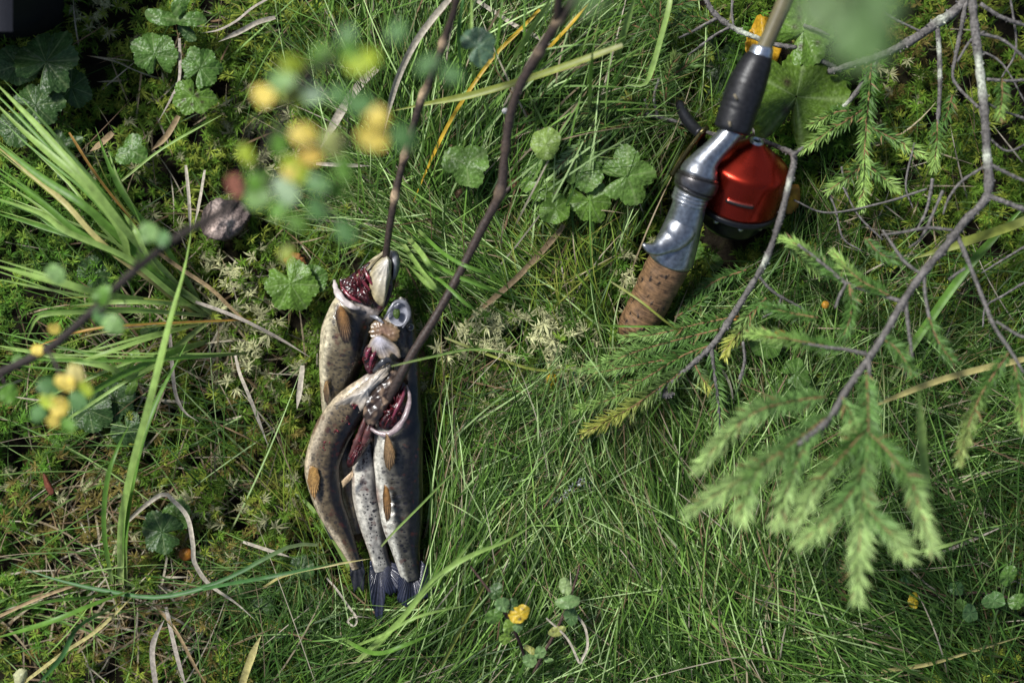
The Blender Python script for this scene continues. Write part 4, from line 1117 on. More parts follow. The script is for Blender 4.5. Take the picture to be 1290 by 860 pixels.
def stick(name, label, pts, scars, col, extra=None, n=90):
    s = twigpath(pts, n)
    yy = np.array([p[1] for p in pts], float)
    ry = np.interp(np.linspace(0, 1, n), np.linspace(0, 1, len(pts)), yy)
    cc = np.tile(np.array(col), (n, 1))
    rad = s[:, 3] * .88
    pos = 430 - s[:, 1] / S * (CAM_H / (CAM_H - s[:, 2]))
    for y0, wd, k in scars:
        m = np.exp(-((pos - y0) / wd) ** 2)
        rad *= 1 + .28 * m
        cc = cc * (1 - k * m[:, None]) + np.array([.5, .36, .22]) * k * m[:, None]
    rad *= 1 + .05 * np.sin(np.arange(n) * 1.7) + .04 * np.sin(np.arange(n) * .61)
    b = MB()
    b.tube(s[:, :3], rad, 12, cc)
    if extra:
        for e in extra:
            q = twigpath(e, 14)
            b.tube(q[:, :3], q[:, 3], 8, col)
    o = b.build(name, M['stick'])
    return tag(o, label, 'stick')
stick('stick', 'thin dark stick on the left running down into the mouth of the uppermost fish',
      [(580, -60, .17, 4.4), (575, 0, .15, 4.6), (560, 50, .13, 4.8), (540, 105, .11, 5), (531, 125, .10, 5), (516, 175, .085, 5), (505, 215, .075, 4.8), (498, 245, .068, 5), (491, 285, .058, 4.8), (486, 322, .047, 4.6), (483, 345, .040, 4)],
      [(55, 6, .8), (118, 9, .95), (195, 10, .5), (247, 7, 1.0), (170, 5, .2)], (.046, .031, .024),
      [[(507, 208, .08, 2.5), (513, 200, .085, 1.5), (515, 197, .086, .8)]])
stick('stick', 'thicker dark stick on the right running down into the throat of the right fish',
      [(755, -60, .19, 6.2), (722, 0, .17, 6.3), (702, 28, .155, 6.2), (680, 65, .14, 6.2), (655, 108, .125, 6.3), (642, 150, .112, 6.2), (636, 195, .102, 6), (630, 243, .092, 6.6), (607, 288, .082, 6), (577, 348, .072, 5.8), (547, 402, .066, 6), (522, 442, .061, 6.2), (502, 478, .056, 6.5), (488, 506, .048, 5.5)],
      [(25, 5, .6), (66, 5, .25), (243, 7, .2), (184, 4, .1)], (.050, .034, .027),
      [[(702, 28, .155, 5), (703, 5, .17, 4.2), (708, -40, .19, 4)], [(630, 246, .092, 3.5), (638, 240, .094, 2.6), (643, 235, .095, 1.4)], [(650, 118, .12, 4), (657, 117, .125, 2)]])

# ------------------------------------------------------------------ fishing rod with reel
rod = thing('fishing_rod', 'short fishing rod with cork grip, metal trigger handle and round red reel', 'fishing rod', P(850, 320, 0))
RZ = [(787, 447, .014), (805, 410, .022), (848, 322, .052), (868, 262, .072), (878, 228, .080), (893, 200, .084), (923, 163, .088), (957, 70, .098), (1000, -30, .112), (1040, -130, .13)]
def rz(px, py):
    return float(np.interp(-py, [-p[1] for p in RZ], [p[2] for p in RZ]))
def rodseg(name, pts, mat, col, n=60, sides=40, extra_tube=None, uv=False, rings=None):
    s = spline([tuple(P(p[0], p[1], rz(p[0], p[1]) + (p[3] if len(p) > 3 else 0))) + (p[2] * S,) for p in pts], n)
    b = MB()
    rad = s[:, 3].copy()
    if rings is not None:
        rad = rad * rings(np.linspace(0, 1, n))
    b.tube(s[:, :3], rad, sides, col)
    if uv:
        a = np.linspace(0, 1, sides, endpoint=False)
        u = np.stack([np.broadcast_to(a[None], (n + 2, sides)), np.broadcast_to(np.linspace(0, 1, n + 2)[:, None], (n + 2, sides))], -1)
        b.uv[-1] = np.hstack([u.reshape(-1, 2), np.zeros((u.shape[0] * u.shape[1], 1))])
    return b.build(name, M[mat], rod)
rodseg('cork_grip', [(792, 428, 14), (797, 420, 21), (803, 410, 24), (815, 387, 24.5), (832, 352, 25.5), (843, 331, 26), (846, 325, 24)], 'cork', (1, 1, 1), uv=True, n=80, rings=lambda t: 1 + .012 * np.sin(t * 40) - .035 * np.exp(-((t - .33) / .02) ** 2) - .03 * np.exp(-((t - .2) / .015) ** 2))
seat = rodseg('reel_seat', [(844, 329, 22), (845, 326.5, 27.4), (850, 314, 26.4), (858, 292, 23.5), (865, 270, 21), (869, 254, 19.5)], 'alu', (.40, .425, .45))
rodseg('locking_ring', [(866, 258, 17), (867, 256, 21), (870, 248, 21.5), (873, 239, 21), (873.5, 238, 17)], 'alu', (.55, .57, .6), n=120, rings=lambda t: 1 - .085 * np.exp(-((np.mod(t * 4.2, 1) - .5) / .13) ** 2))
rodseg('locking_nut', [(871, 243, 18), (872, 241, 23), (875, 235, 26), (878, 228, 26.5), (880, 222, 25), (881, 219, 20)], 'alu', (.17, .16, .16), n=140, rings=lambda t: 1 - .10 * np.exp(-((t - .30) / .035) ** 2) - .09 * np.exp(-((t - .80) / .035) ** 2))
rodseg('handle_neck', [(879, 223, 18), (880, 220, 22.5), (882, 215, 22), (885, 209, 19.5), (890, 201, 16), (900, 190, 13.8), (912, 177, 13), (921, 166, 13.5), (925, 160, 13.5)], 'alu', (.43, .455, .49))
rodseg('fore_grip', [(921, 167, 12), (922, 164, 20.5), (926, 152, 22), (935, 125, 22.5), (944, 100, 21.5), (952, 82, 18.5), (957, 71, 15), (958, 68, 11)], 'black', (.012, .012, .014), n=90, rings=lambda t: 1 + .006 * np.sin(t * 47 + np.sin(t * 19) * 2) + .012 * np.sin(t * 13 + 1))
rodseg('collar', [(955, 76, 10), (956, 73.5, 14), (959, 66, 13.5), (961.5, 60, 12.2), (962, 58, 9)], 'alu', (.55, .6, .68))
rodseg('rod_blank', [(958, 70, 8.8), (975, 33, 9), (990, -3, 9.2), (1000, -30, 9), (1035, -120, 8.5)], 'blank', (.15, .13, .07), n=20)
for mk in (((925, 119), (929, 126)), ((919, 153), (920, 160))):
    b = MB()
    b.tube([P(mk[0][0], mk[0][1], rz(*mk[0]) + 22.6 * S), P(mk[1][0], mk[1][1], rz(*mk[1]) + 22.3 * S)], 1.5 * S, 6, (.3, .25, .16), squash=.4)
    b.build('worn_patch', M['straw'], rod)
# trigger, curling away to the left
s = spline([tuple(P(*p[:3])) + (p[3] * S,) for p in [(866, 266, .070, 15), (862, 280, .070, 18.5), (855, 292, .070, 20), (846, 302, .070, 17), (837, 308, .072, 12.5), (828, 313, .074, 9.5), (820, 313.5, .077, 7), (814, 310.5, .079, 4.4), (810, 307, .080, 1.6)]], 30)
b = MB()
b.tube(s[:, :3], s[:, 3], 18, (.44, .46, .49), squash=.8)
b.build('trigger', M['alu'], rod)
# reel: a lathe about an axis that leans up and towards the sky
beta = math.radians(53)
axv = np.array([.24 * math.sin(beta), .97 * math.sin(beta), math.cos(beta)])
axv = axv / np.linalg.norm(axv)
reel_c = P(944, 205, .062)
fz = (CAM_H - .062) / CAM_H
def prof(rows):
    return np.array(rows, float) * S * fz
reel_cover = MB()
cone = [(31.5, 8), (30.5, 8.6)] + [(30.5 - 28.5 * t, 8.6 + 40.8 * t) for t in np.linspace(.03, 1, 16)] + [(.8, 50.8), (-.6, 51.9), (-2.0, 52.7), (-3.6, 53.2), (-5.4, 53.5)] + [(-5.4 - 50.6 * t, 53.5 + .4 * t) for t in np.linspace(.05, 1, 14)] + [(-56.6, 53.2), (-56.6, 50)]
reel_cover.lathe(reel_c, axv, prof(cone), 96, (.34, .026, .013))
rc = reel_cover.build('reel', M['red'], rod)
b = MB()
b.lathe(reel_c, axv, prof([(29.5, 5.0), (32.6, 5.2), (33.4, 6.2), (33.4, 8.0), (32, 9.2), (29.5, 9.1)]), 40, (.62, .65, .68))
b.build('nose_ring', M['alu'], rc)
b = MB()
b.lathe(reel_c, axv, prof([(30.8, 5.2), (22, 4.8), (22, .01)]), 24, (.01, .01, .012))
b.build('line_hole', M['blackpl'], rc)
b = MB()
b.lathe(reel_c, axv, prof([(-56.8, 50), (-56.8, 55.2), (-58, 56.4), (-63, 56.6), (-64.8, 55.4), (-65.5, 50), (-66, 46), (-75, 43), (-88, 40), (-95, 34), (-97, .01)]), 80, (.006, .006, .007))
b.build('back_plate', M['blackpl'], rc)
e1 = nrm(np.cross(axv, [0, 0, 1.0]))
e2 = np.cross(e1, axv)
if e2[2] < 0:
    e2 = -e2
if e1[0] < 0:
    e1 = -e1
def on_reel(t, psi, r):
    return reel_c + fz * S * (axv * t + r * (e1 * math.sin(psi) + e2 * math.cos(psi)))
for nm, t0, rr, rad, cc, mt in (('slot_rim', -31, 53.4, 3.4, (.5, .10, .07), 'red'), ('slot', -31, 54.6, 2.6, (.012, .012, .012), 'blackpl')):
    b = MB()
    b.tube([on_reel(t0, p_, rr) for p_ in np.linspace(math.radians(-21), math.radians(16), 14)], rad * S, 8, cc)
    b.build(nm, M[mt], rc)
for psi in (-28, 12, 48):
    b = MB()
    c0 = on_reel(-69, math.radians(psi), 47)
    th = np.linspace(0, math.pi, 8)
    b.lathe(c0, e2, np.stack([4 * S * np.cos(th), 4 * S * np.sin(th)], 1), 14, (.55, .53, .48))
    b.build('screw', M['alu'], rc)
b = MB()
s = spline([P(*p) for p in [(846, 222, .045), (856, 206, .052), (868, 188, .058), (880, 172, .062), (886, 165, .064), (892, 160, .062)]], 24)
b.tube(s, 3.0 * S, 10, (.10, .085, .035), squash=.5)
cr_ = b.build('crank', M['brass'], rc)
b = MB()
s = spline([tuple(P(*p[:3])) + (p[3] * S,) for p in [(856, 130, .030, 5), (861, 143, .036, 7), (868, 154, .042, 7.5), (877, 164, .050, 7), (883, 169, .056, 7)]], 24)
b.tube(s[:, :3], s[:, 3], 16, (.010, .010, .013))
b.build('crank_knob', M['blackpl'], cr_)

# ------------------------------------------------------------------ lobed leaves
def leaf_mesh(b, px, py, z, R, rot, kind, col, tilt=(0, 0), vein=(.30, .38, .16), spots=0):
    """a rounded lobed leaf with pleats along the veins; rot: direction of its tip in degrees (0 right, 90 up)"""
    A, Rn = (96, 8) if kind in ('birch', 'oval') else (220, 11)
    th = np.linspace(-math.pi, math.pi, A, endpoint=False)      # 0 towards the tip
    if kind == 'lobed':       # seven shallow lobes, toothed, notch at the stalk
        lob = np.abs(np.cos(th * 3.5 * .93))
        r = .85 + .15 * lob ** .7
        teeth = .055 * (np.abs((th * 5.3) % 1 - .5) * 2)
        nt_ = 1 - .8 * np.exp(-((np.abs(th) - math.pi) / .30) ** 2)
        r = (r + teeth) * nt_
        pleat, nv = 3.5 * .93, 7
    elif kind == 'maple':     # five deeper pointed lobes
        lob = np.abs(np.cos(th * 2.5 * .92))
        r = .68 + .32 * lob ** .8 + .05 * (np.abs((th * 5) % 1 - .5) * 2)
        r = r * (1 - .7 * np.exp(-((np.abs(th) - math.pi) / .25) ** 2))
        pleat, nv = 2.5 * .92, 5
    elif kind == 'three':     # three round lobes
        lob = np.abs(np.cos(th * 1.5))
        r = .62 + .34 * lob ** .6 + .05 * (np.abs((th * 4) % 1 - .5) * 2)
        pleat, nv = 1.5, 3
    elif kind == 'round':
        r = .92 + .08 * np.cos(th) + .03 * (np.abs((th * 5) % 1 - .5) * 2)
        pleat, nv = 2.5, 5
    elif kind == 'birch':
        r = .74 + .22 * np.cos(th) ** 2 * (1 if True else 0) + .05 * (np.abs((th * 6) % 1 - .5) * 2)
        pleat, nv = 3, 6
    else:                     # oval
        r = 1 / np.sqrt((np.cos(th)) ** 2 + (np.sin(th) / .52) ** 2)
        pleat, nv = 1, 2
    rr = np.linspace(0.02, 1, Rn)
    rho = rr[:, None] * r[None] * R * S
    irr = 1 + .07 * np.sin(th * 2 + px) + .05 * np.sin(th * 3 + py) + .03 * np.sin(th * 7 + px * 2)
    rho = rho * irr[None]
    vv = np.abs(np.cos(th * pleat)) ** 70                        # 1 on the veins
    fold = (1 - np.abs(np.cos(th * pleat)))
    wob = np.sin(th * 2 + px * .7) * .16 + np.sin(th * 5 + py) * .06
    chev = np.sin(rr[:, None] * 26 - fold[None] * 11)
    zz = rho * (fold[None] * .13 + wob[None] * rr[:, None]) - .12 * R * S * rr[:, None] ** 2
    # side veins: a chevron relief
    zz = zz + .032 * R * S * chev * rr[:, None] * (fold[None] > .03)
    x, y = rho * np.cos(th)[None], rho * np.sin(th)[None]
    zz = zz + x * tilt[0] + y * tilt[1]
    a = math.radians(rot)
    c = P(px, py, z)
    g = np.stack([c[0] + x * math.cos(a) - y * math.sin(a), c[1] + x * math.sin(a) + y * math.cos(a), c[2] + zz], -1)
    col, vein = np.array(col), np.array(vein)
    vm = (np.maximum(vv[None] * (1 - .5 * rr[:, None]) * .6, .22 * sstep(.8, 1, -chev) * (rr[:, None] > .15)))[..., None]
    mot = (1 + .18 * noise2(x / S, y / S, 9 / R, int(px)))[..., None]
    cc = col * mot * (1 - vm) + vein * vm
    if spots:
        rs = np.random.default_rng(int(px * 7 + py))
        for _ in range(spots):
            q, t_ = rs.uniform(.2, .9), rs.uniform(-math.pi, math.pi)
            m = np.exp(-(((x - q * R * S * math.cos(t_)) ** 2 + (y - q * R * S * math.sin(t_)) ** 2) / (R * S * .09) ** 2))[..., None]
            cc = cc * (1 - m) + np.array([.05, .03, .02]) * m
    b.grid(g, cc, closed=True)

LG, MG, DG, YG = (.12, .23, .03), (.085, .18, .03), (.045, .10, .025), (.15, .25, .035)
LGB, LYG = (.11, .21, .038), (.20, .30, .06)
def herb(label, leaves, base, name='lobed_herb', cat='herb', stalk=(.12, .14, .05), group=None):
    r = thing(name, label, cat, P(base[0], base[1], -.015), group)
    for lf in leaves:
        px, py, z, R, rot, kind, col = lf[:7]
        b = MB()
        leaf_mesh(b, px, py, z, R, rot, kind, col, tilt=(random.uniform(-.2, .2), random.uniform(-.2, .2)), spots=lf[7] if len(lf) > 7 else 0)
        b.build('leaf', M['leaf'], r)
        a = math.radians(rot)
        at = (px - math.cos(a) * R * .1, py + math.sin(a) * R * .1)
        b = MB()
        b.tube(spline([P(base[0], base[1], -.015), P((base[0] * .5 + at[0] * .5), (base[1] * .5 + at[1] * .5) + 3, z * .4 - .006), P(at[0], at[1], z - .0012)], 10), 1.3 * S, 6, stalk)
        b.build('stalk', M['leaf'], r)
    return r
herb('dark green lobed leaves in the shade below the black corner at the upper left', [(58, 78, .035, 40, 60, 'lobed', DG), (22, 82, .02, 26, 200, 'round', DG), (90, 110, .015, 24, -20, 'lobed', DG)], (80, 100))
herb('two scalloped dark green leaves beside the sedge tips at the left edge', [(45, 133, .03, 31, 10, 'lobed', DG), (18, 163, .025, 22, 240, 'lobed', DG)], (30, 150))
herb('light green crinkled lobed leaves at the top left, the lowest with brown specks', [(195, 68, .025, 28, 100, 'lobed', MG), (252, 86, .03, 25, 60, 'lobed', MG), (243, 122, .032, 24, 250, 'lobed', LG, 9)], (215, 105))
herb('small flat green leaf of round lobes alone on the moss at upper left', [(166, 190, .024, 21, 90, 'three', MG)], (170, 200))
herb('single three lobed bright leaf lying between the two sticks', [(588, 207, .046, 30, 35, 'three', LGB)], (592, 220))
herb('group of five pale lobed leaves left of the metal handle', [(688, 182, .062, 20, 120, 'round', LYG), (682, 226, .036, 27, 200, 'lobed', LG), (735, 212, .044, 29, 60, 'three', LGB), (790, 222, .046, 35, 10, 'maple', LGB), (742, 253, .038, 26, 300, 'lobed', LG), (700, 262, .045, 20, 250, 'round', LG)], (735, 235))
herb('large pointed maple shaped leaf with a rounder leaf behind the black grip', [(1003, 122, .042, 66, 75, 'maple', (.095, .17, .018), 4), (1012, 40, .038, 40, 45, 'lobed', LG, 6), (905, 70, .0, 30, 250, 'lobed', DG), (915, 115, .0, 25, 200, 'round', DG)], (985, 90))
herb('dark green lobed leaf under the blurred birch beside the uppermost fish', [(366, 357, .035, 33, 300, 'lobed', LG), (392, 352, .028, 20, 20, 'lobed', MG)], (372, 345))
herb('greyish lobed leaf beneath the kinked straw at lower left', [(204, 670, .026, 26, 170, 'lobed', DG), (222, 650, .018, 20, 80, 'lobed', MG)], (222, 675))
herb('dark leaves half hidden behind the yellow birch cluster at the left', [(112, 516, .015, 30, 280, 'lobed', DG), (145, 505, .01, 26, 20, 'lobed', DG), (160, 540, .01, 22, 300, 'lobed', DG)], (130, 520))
herb('small oval glossy leaves growing under the sedge clump', [(167, 451, .035, 13, 60, 'oval', LG), (150, 467, .028, 11, 200, 'oval', MG), (166, 487, .02, 12, 250, 'oval', LG), (190, 415, .01, 13, 20, 'oval', DG)], (160, 465), 'berry_shoot', 'shoot')
herb('dark shoot with narrow pointed leaves at the top edge', [(203, 22, .03, 20, 170, 'oval', MG), (240, 24, .03, 18, 0, 'oval', MG), (228, 2, .035, 18, 60, 'oval', MG), (236, 42, .02, 14, -40, 'oval', DG)], (222, 26), 'berry_shoot', 'shoot')
herb('small dark bluish leaves beside the orange stalk at the left', [(75, 175, .02, 13, 100, 'oval', DG), (92, 178, .02, 13, 20, 'oval', DG), (60, 168, .018, 12, 150, 'oval', DG), (76, 218, .02, 9, 270, 'oval', DG)], (78, 190), 'berry_shoot', 'shoot')
herb('dark lobed leaf under the curved blades at the left middle', [(118, 345, .01, 22, 40, 'lobed', DG)], (110, 360))
herb('low dark round leaves beneath the reel', [(875, 315, .0, 14, 120, 'round', MG), (895, 330, .0, 14, 30, 'round', MG), (900, 392, .01, 13, 60, 'round', MG), (775, 300, .005, 14, 200, 'round', DG)], (880, 330))
herb('cluster of blue green leaves under the spruce twig right of the reel stem', [(965, 435, .035, 20, 60, 'round', MG), (1003, 470, .035, 18, 20, 'lobed', MG), (985, 490, .03, 16, 300, 'round', MG)], (990, 465))
herb('greenish leaves low in the moss right of the lower left straws', [(380, 715, .012, 16, 20, 'lobed', DG), (330, 765, .008, 16, 100, 'lobed', DG), (305, 740, .005, 14, 200, 'lobed', DG)], (340, 745))
herb('blurred bluish lobed leaf behind the left stick near the top', [(602, 58, .12, 21, 30, 'lobed', (.08, .15, .09))], (600, 70))
herb('dark broad leaf under the grass left of the lowest spruce tip', [(985, 700, .012, 26, 260, 'oval', DG)], (975, 680))

# ------------------------------------------------------------------ loose leaves and forest bits
def loose(name, label, cat, outline, z, col, col2=None, dome=.003, mat='leaf', jag=.04, zf=None, root=None, spots=None):
    b = MB()
    plate(b, outline, z, dome, col, col2, rings=7, n=54, jag=jag, zf=zf, root=root, thick=.0008)
    o = b.build(name, M[mat])
    return tag(o, label, cat)
def ell(cx, cy, rx, ry, rot=0, n=10):
    a = np.linspace(0, 2 * math.pi, n, endpoint=False)
    r = math.radians(rot)
    return [(cx + rx * math.cos(t) * math.cos(r) - ry * math.sin(t) * math.sin(r), cy + rx * math.cos(t) * math.sin(r) + ry * math.sin(t) * math.cos(r)) for t in a]
YEL = (.62, .40, .03)
loose('fallen_leaf', 'folded yellow leaf lying behind the rod just above the black grip', 'fallen leaf', [(955, 18), (968, 24), (976, 45), (984, 50), (982, 72), (972, 82), (962, 70), (945, 72), (938, 60), (944, 40)], .018, YEL, (.5, .28, .02), zf=lambda x, y: .004 * np.sin(x * .25))
loose('fallen_leaf', 'small yellow leaf with brown blotches tucked behind the twig right of the reel', 'fallen leaf', [(997, 232), (1007, 234), (1008, 250), (1003, 264), (992, 270), (987, 262), (990, 246)], .022, YEL, (.36, .17, .03), zf=lambda x, y: .002 * np.sin(y * .3))
loose('fallen_leaf', 'tiny orange leaf beside the bare twig below the reel', 'fallen leaf', ell(930, 405, 9, 7, 20), .035, (.5, .24, .03), (.3, .13, .03), .002)
loose('fallen_leaf', 'tiny orange scrap on the spruce needles right of the bare twig', 'fallen leaf', ell(983, 419, 7, 4), .035, (.45, .22, .04), (.3, .13, .03), .002)
loose('fallen_leaf', 'tiny orange leaf between the spruce twigs near the grey fork', 'fallen leaf', ell(1040, 384, 5, 5), .035, (.5, .25, .03), None, .002)
loose('fallen_leaf', 'small bright yellow leaf on the moss left of the lit spruce tips', 'fallen leaf', [(688, 471), (698, 470), (703, 479), (697, 486), (689, 482)], .018, (.65, .42, .02), None, .003)
loose('fallen_leaf', 'small orange leaf below the kinked straw at lower left', 'fallen leaf', ell(234, 698, 9, 8), .012, (.42, .18, .015), (.25, .08, .01), .002)
loose('fallen_leaf', 'rusty brown curled leaf above the dark lobed leaf beside the uppermost fish', 'fallen leaf', [(356, 326), (368, 318), (378, 320), (386, 332), (380, 340), (366, 338)], .028, (.40, .19, .08), (.3, .12, .04), .004, jag=.1)
loose('fallen_leaf', 'brown curled leaf right of the middle of the right stick', 'fallen leaf', [(640, 224), (652, 222), (660, 232), (656, 242), (645, 240), (638, 232)], .022, (.26, .15, .07), (.09, .045, .02), .005, jag=.1)
loose('fallen_leaf', 'beige withered leaf above the three lobed leaf between the sticks', 'fallen leaf', [(565, 182), (576, 184), (586, 200), (590, 211), (578, 212), (568, 200)], .02, (.42, .30, .22), (.22, .14, .08), .004, jag=.08)
loose('fallen_leaf', 'dark brown striped scrap under the three lobed leaf between the sticks', 'fallen leaf', [(572, 238), (584, 236), (586, 246), (575, 250)], .015, (.2, .12, .06), (.08, .05, .03), .003)
loose('fallen_leaf', 'tan scrap tangled in the grass under the lowest spruce tip', 'fallen leaf', [(1054, 708), (1064, 704), (1068, 722), (1064, 740), (1068, 756), (1056, 756), (1052, 736)], .03, (.50, .36, .18), (.36, .24, .11), .004, jag=.08)
loose('fallen_leaf', 'pale yellow speckled leaf at the bottom edge in the lower left corner', 'fallen leaf', [(16, 850), (24, 842), (34, 844), (32, 858), (22, 868)], .02, (.5, .5, .28), None, .004)
loose('fallen_leaf', 'reddish leaf scrap lying on the dark moss at the lower left', 'fallen leaf', [(54, 594), (60, 602), (68, 618), (64, 624), (56, 612)], .012, (.26, .08, .04), (.14, .05, .03), .002)
loose('fallen_leaf', 'brown leaf on the moss right of the cork grip', 'fallen leaf', ell(878, 372, 7, 6), .012, (.36, .24, .13), (.2, .12, .06), .003, jag=.2)
loose('flower', 'tiny white flower bud beside the right stick', 'flower', ell(637, 140, 5, 4), .05, (.75, .72, .72), None, .004)

def bark_lump():
    b = MB()
    plate(b, [(252, 280), (258, 262), (272, 250), (288, 252), (304, 254), (314, 268), (306, 284), (296, 296), (276, 302), (258, 296)], .020, .007, (.21, .155, .135), (.08, .06, .055), rings=22, n=90, thick=.012, jag=.04,
          zf=lambda x, y: .006 * noise2(x, y, .09, 51) + .0012 * noise2(x, y, .35, 52))
    cc = b.c[-1]
    v = b.v[-1]
    for (qx, qy, r_) in ((274, 262, 9), (289, 282, 11), (272, 292, 8)):
        q = P(qx, qy, .02)
        m = np.exp(-(((v[:, 0] - q[0]) ** 2 + (v[:, 1] - q[1]) ** 2) / (r_ * S) ** 2))[:, None]
        b.c[-1] = b.c[-1] * (1 - m) + np.array([.46, .36, .31]) * m
    o = b.build('bark_lump', M['bark'])
    tag(o, 'grey lump of bark with pale patches on the moss under the birch', 'bark')
bark_lump()

def lichen_twig():
    r = thing('lichen_twig', 'short dead twig crusted with grey white lichen in the grass', 'twig', P(715, 620, 0))
    b = MB()
    s = twigpath([(668, 648, .026, 2.2), (685, 636, .034, 2.6), (705, 627, .036, 2.6), (728, 608, .036, 2.8), (745, 602, .033, 2.6), (768, 586, .026, 2.4)], 26)
    b.tube(s[:, :3], s[:, 3], 8, (.06, .05, .045))
    b.build('wood', M['bark'], r)
    b = MB()
    for k in range(110):
        q = s[random.randrange(1, 20)]
        l_ = random.uniform(2, 6) * S
        a = random.uniform(0, 6.28)
        d = np.array([math.cos(a), math.sin(a), random.uniform(.2, 1.2)])
        b.tube([q[:3], q[:3] + d * l_ * .6, q[:3] + d * l_ + np.array([l_ * random.uniform(-.5, .5), l_ * random.uniform(-.5, .5), 0])], np.array([1.1, 1.0, .5]) * S, 5, np.array((.52, .56, .54)) * random.uniform(.6, 1.1))
    b.build('lichen', M['lichen'], r, kind='stuff')
lichen_twig()

# ------------------------------------------------------------------ spruce
def needles(b, s, col, ln=14, dens=.8, wd=2.4, tipcol=None, dorsal=.35, spread=52, start=0.0):
    """s: n x 3 path of a twig; comb of needles on both sides and above"""
    seg = np.linalg.norm(np.diff(s, axis=0), axis=1)
    L = seg.sum()
    cnt = max(6, int(L / S * dens * 2))
    cum = np.concatenate([[0], np.cumsum(seg)])
    tt = np.linspace(start, 1.0, cnt) * L
    p = np.stack([np.interp(tt, cum, s[:, k]) for k in range(3)], 1)
    tg = nrm(np.gradient(s, axis=0))
    tg = nrm(np.stack([np.interp(tt, cum, tg[:, k]) for k in range(3)], 1))
    upv = np.array([0, 0, 1.0])
    side = nrm(np.cross(tg, upv))
    nn = np.cross(side, tg)
    sg = np.where(np.arange(cnt) % 2 == 0, 1, -1)
    phi = np.where(RNG.uniform(0, 1, cnt) < dorsal, RNG.uniform(-.1, 1.4, cnt), RNG.normal(.12, .22, cnt))
    out = side * (sg * np.cos(phi))[:, None] + nn * np.sin(phi)[:, None]
    f = tt / L
    sp = np.radians(spread - 22 * np.clip(f * 2 - 1, 0, 1) + RNG.normal(0, 13, cnt))
    d = tg * np.cos(sp)[:, None] + out * np.sin(sp)[:, None]
    ll = ln * S * RNG.uniform(.55, 1.2, cnt) * (1 - .35 * np.clip(f * 4 - 3, 0, 1)) * np.clip(.5 + f * 5, 0, 1)
    tip = p + d * ll[:, None] + tg * (ll * .16)[:, None]
    mid = p + d * (ll * .5)[:, None]
    w_ = nrm(np.cross(d, upv + RNG.normal(0, .4, (cnt, 3)))) * (wd * S / 2)
    h_ = np.cross(w_, d) * .55
    v = np.stack([p - w_ * .6, p + h_ * .6, p + w_ * .6, mid - w_, mid + h_, mid + w_, tip], 1)
    i = (np.arange(cnt) * 7)[:, None]
    fq = np.concatenate([i + np.array([[0, 1, 4, 3]]), i + np.array([[1, 2, 5, 4]])])
    ft = np.concatenate([i + np.array([[3, 4, 6]]), i + np.array([[4, 5, 6]])])
    ca = np.array(col, float)
    cb = ca if tipcol is None else np.array(tipcol, float)
    m = sstep(.25, .9, f)[:, None]
    cc = (ca * (1 - m) + cb * m) * RNG.uniform(.55, 1.35, (cnt, 1))
    dead = RNG.uniform(0, 1, cnt) < .03
    cc[dead] = np.array([.26, .17, .07])
    cc = np.repeat(cc[:, None], 7, 1).reshape(-1, 3)
    b.add(v.reshape(-1, 3), fq, cc)
    b.f.append(ft + (b.n - len(v) * 7))

NB = (.40, .56, .19)
NG, NL, NY = (.085, .18, .035), (.30, .46, .11), (.56, .58, .11)
BARKC = (.15, .138, .128)
def branch(parent, name, pts, col=BARKC, n=40, scars=(), knots=True):
    s = twigpath(pts, n)
    b = MB()
    rad = s[:, 3].copy()
    if knots:
        rad = rad * (1 + .10 * np.sin(np.arange(n) * 2.1) + .08 * RNG.normal(0, 1, n))
    cc = np.tile(np.array(col), (n, 1)) * (1 + .15 * RNG.normal(0, 1, (n, 1)))
    for t0, wd in scars:
        m = np.exp(-((np.linspace(0, 1, n) - t0) / wd) ** 2)[:, None]
        cc = cc * (1 - m) + np.array([.55, .58, .46]) * m
    b.tube(s[:, :3], rad, 8, np.clip(cc, .02, .8))
    # little peg stubs left by fallen needles
    for k in range(2, n - 1):
        for _ in range(2):
            a = RNG.uniform(0, 6.28)
            d = np.array([math.cos(a), math.sin(a), RNG.uniform(-.2, 1)])
            q = s[k, :3] + (s[k + 1, :3] - s[k, :3]) * RNG.uniform(0, 1)
            b.tube([q, q + nrm(d) * rad[k] * 1.35], np.array([.35, .2]) * rad[k], 4, np.clip(cc[k] * 1.2, .02, .8), cap=False)
    return b.build(name, M['bark'], parent), s

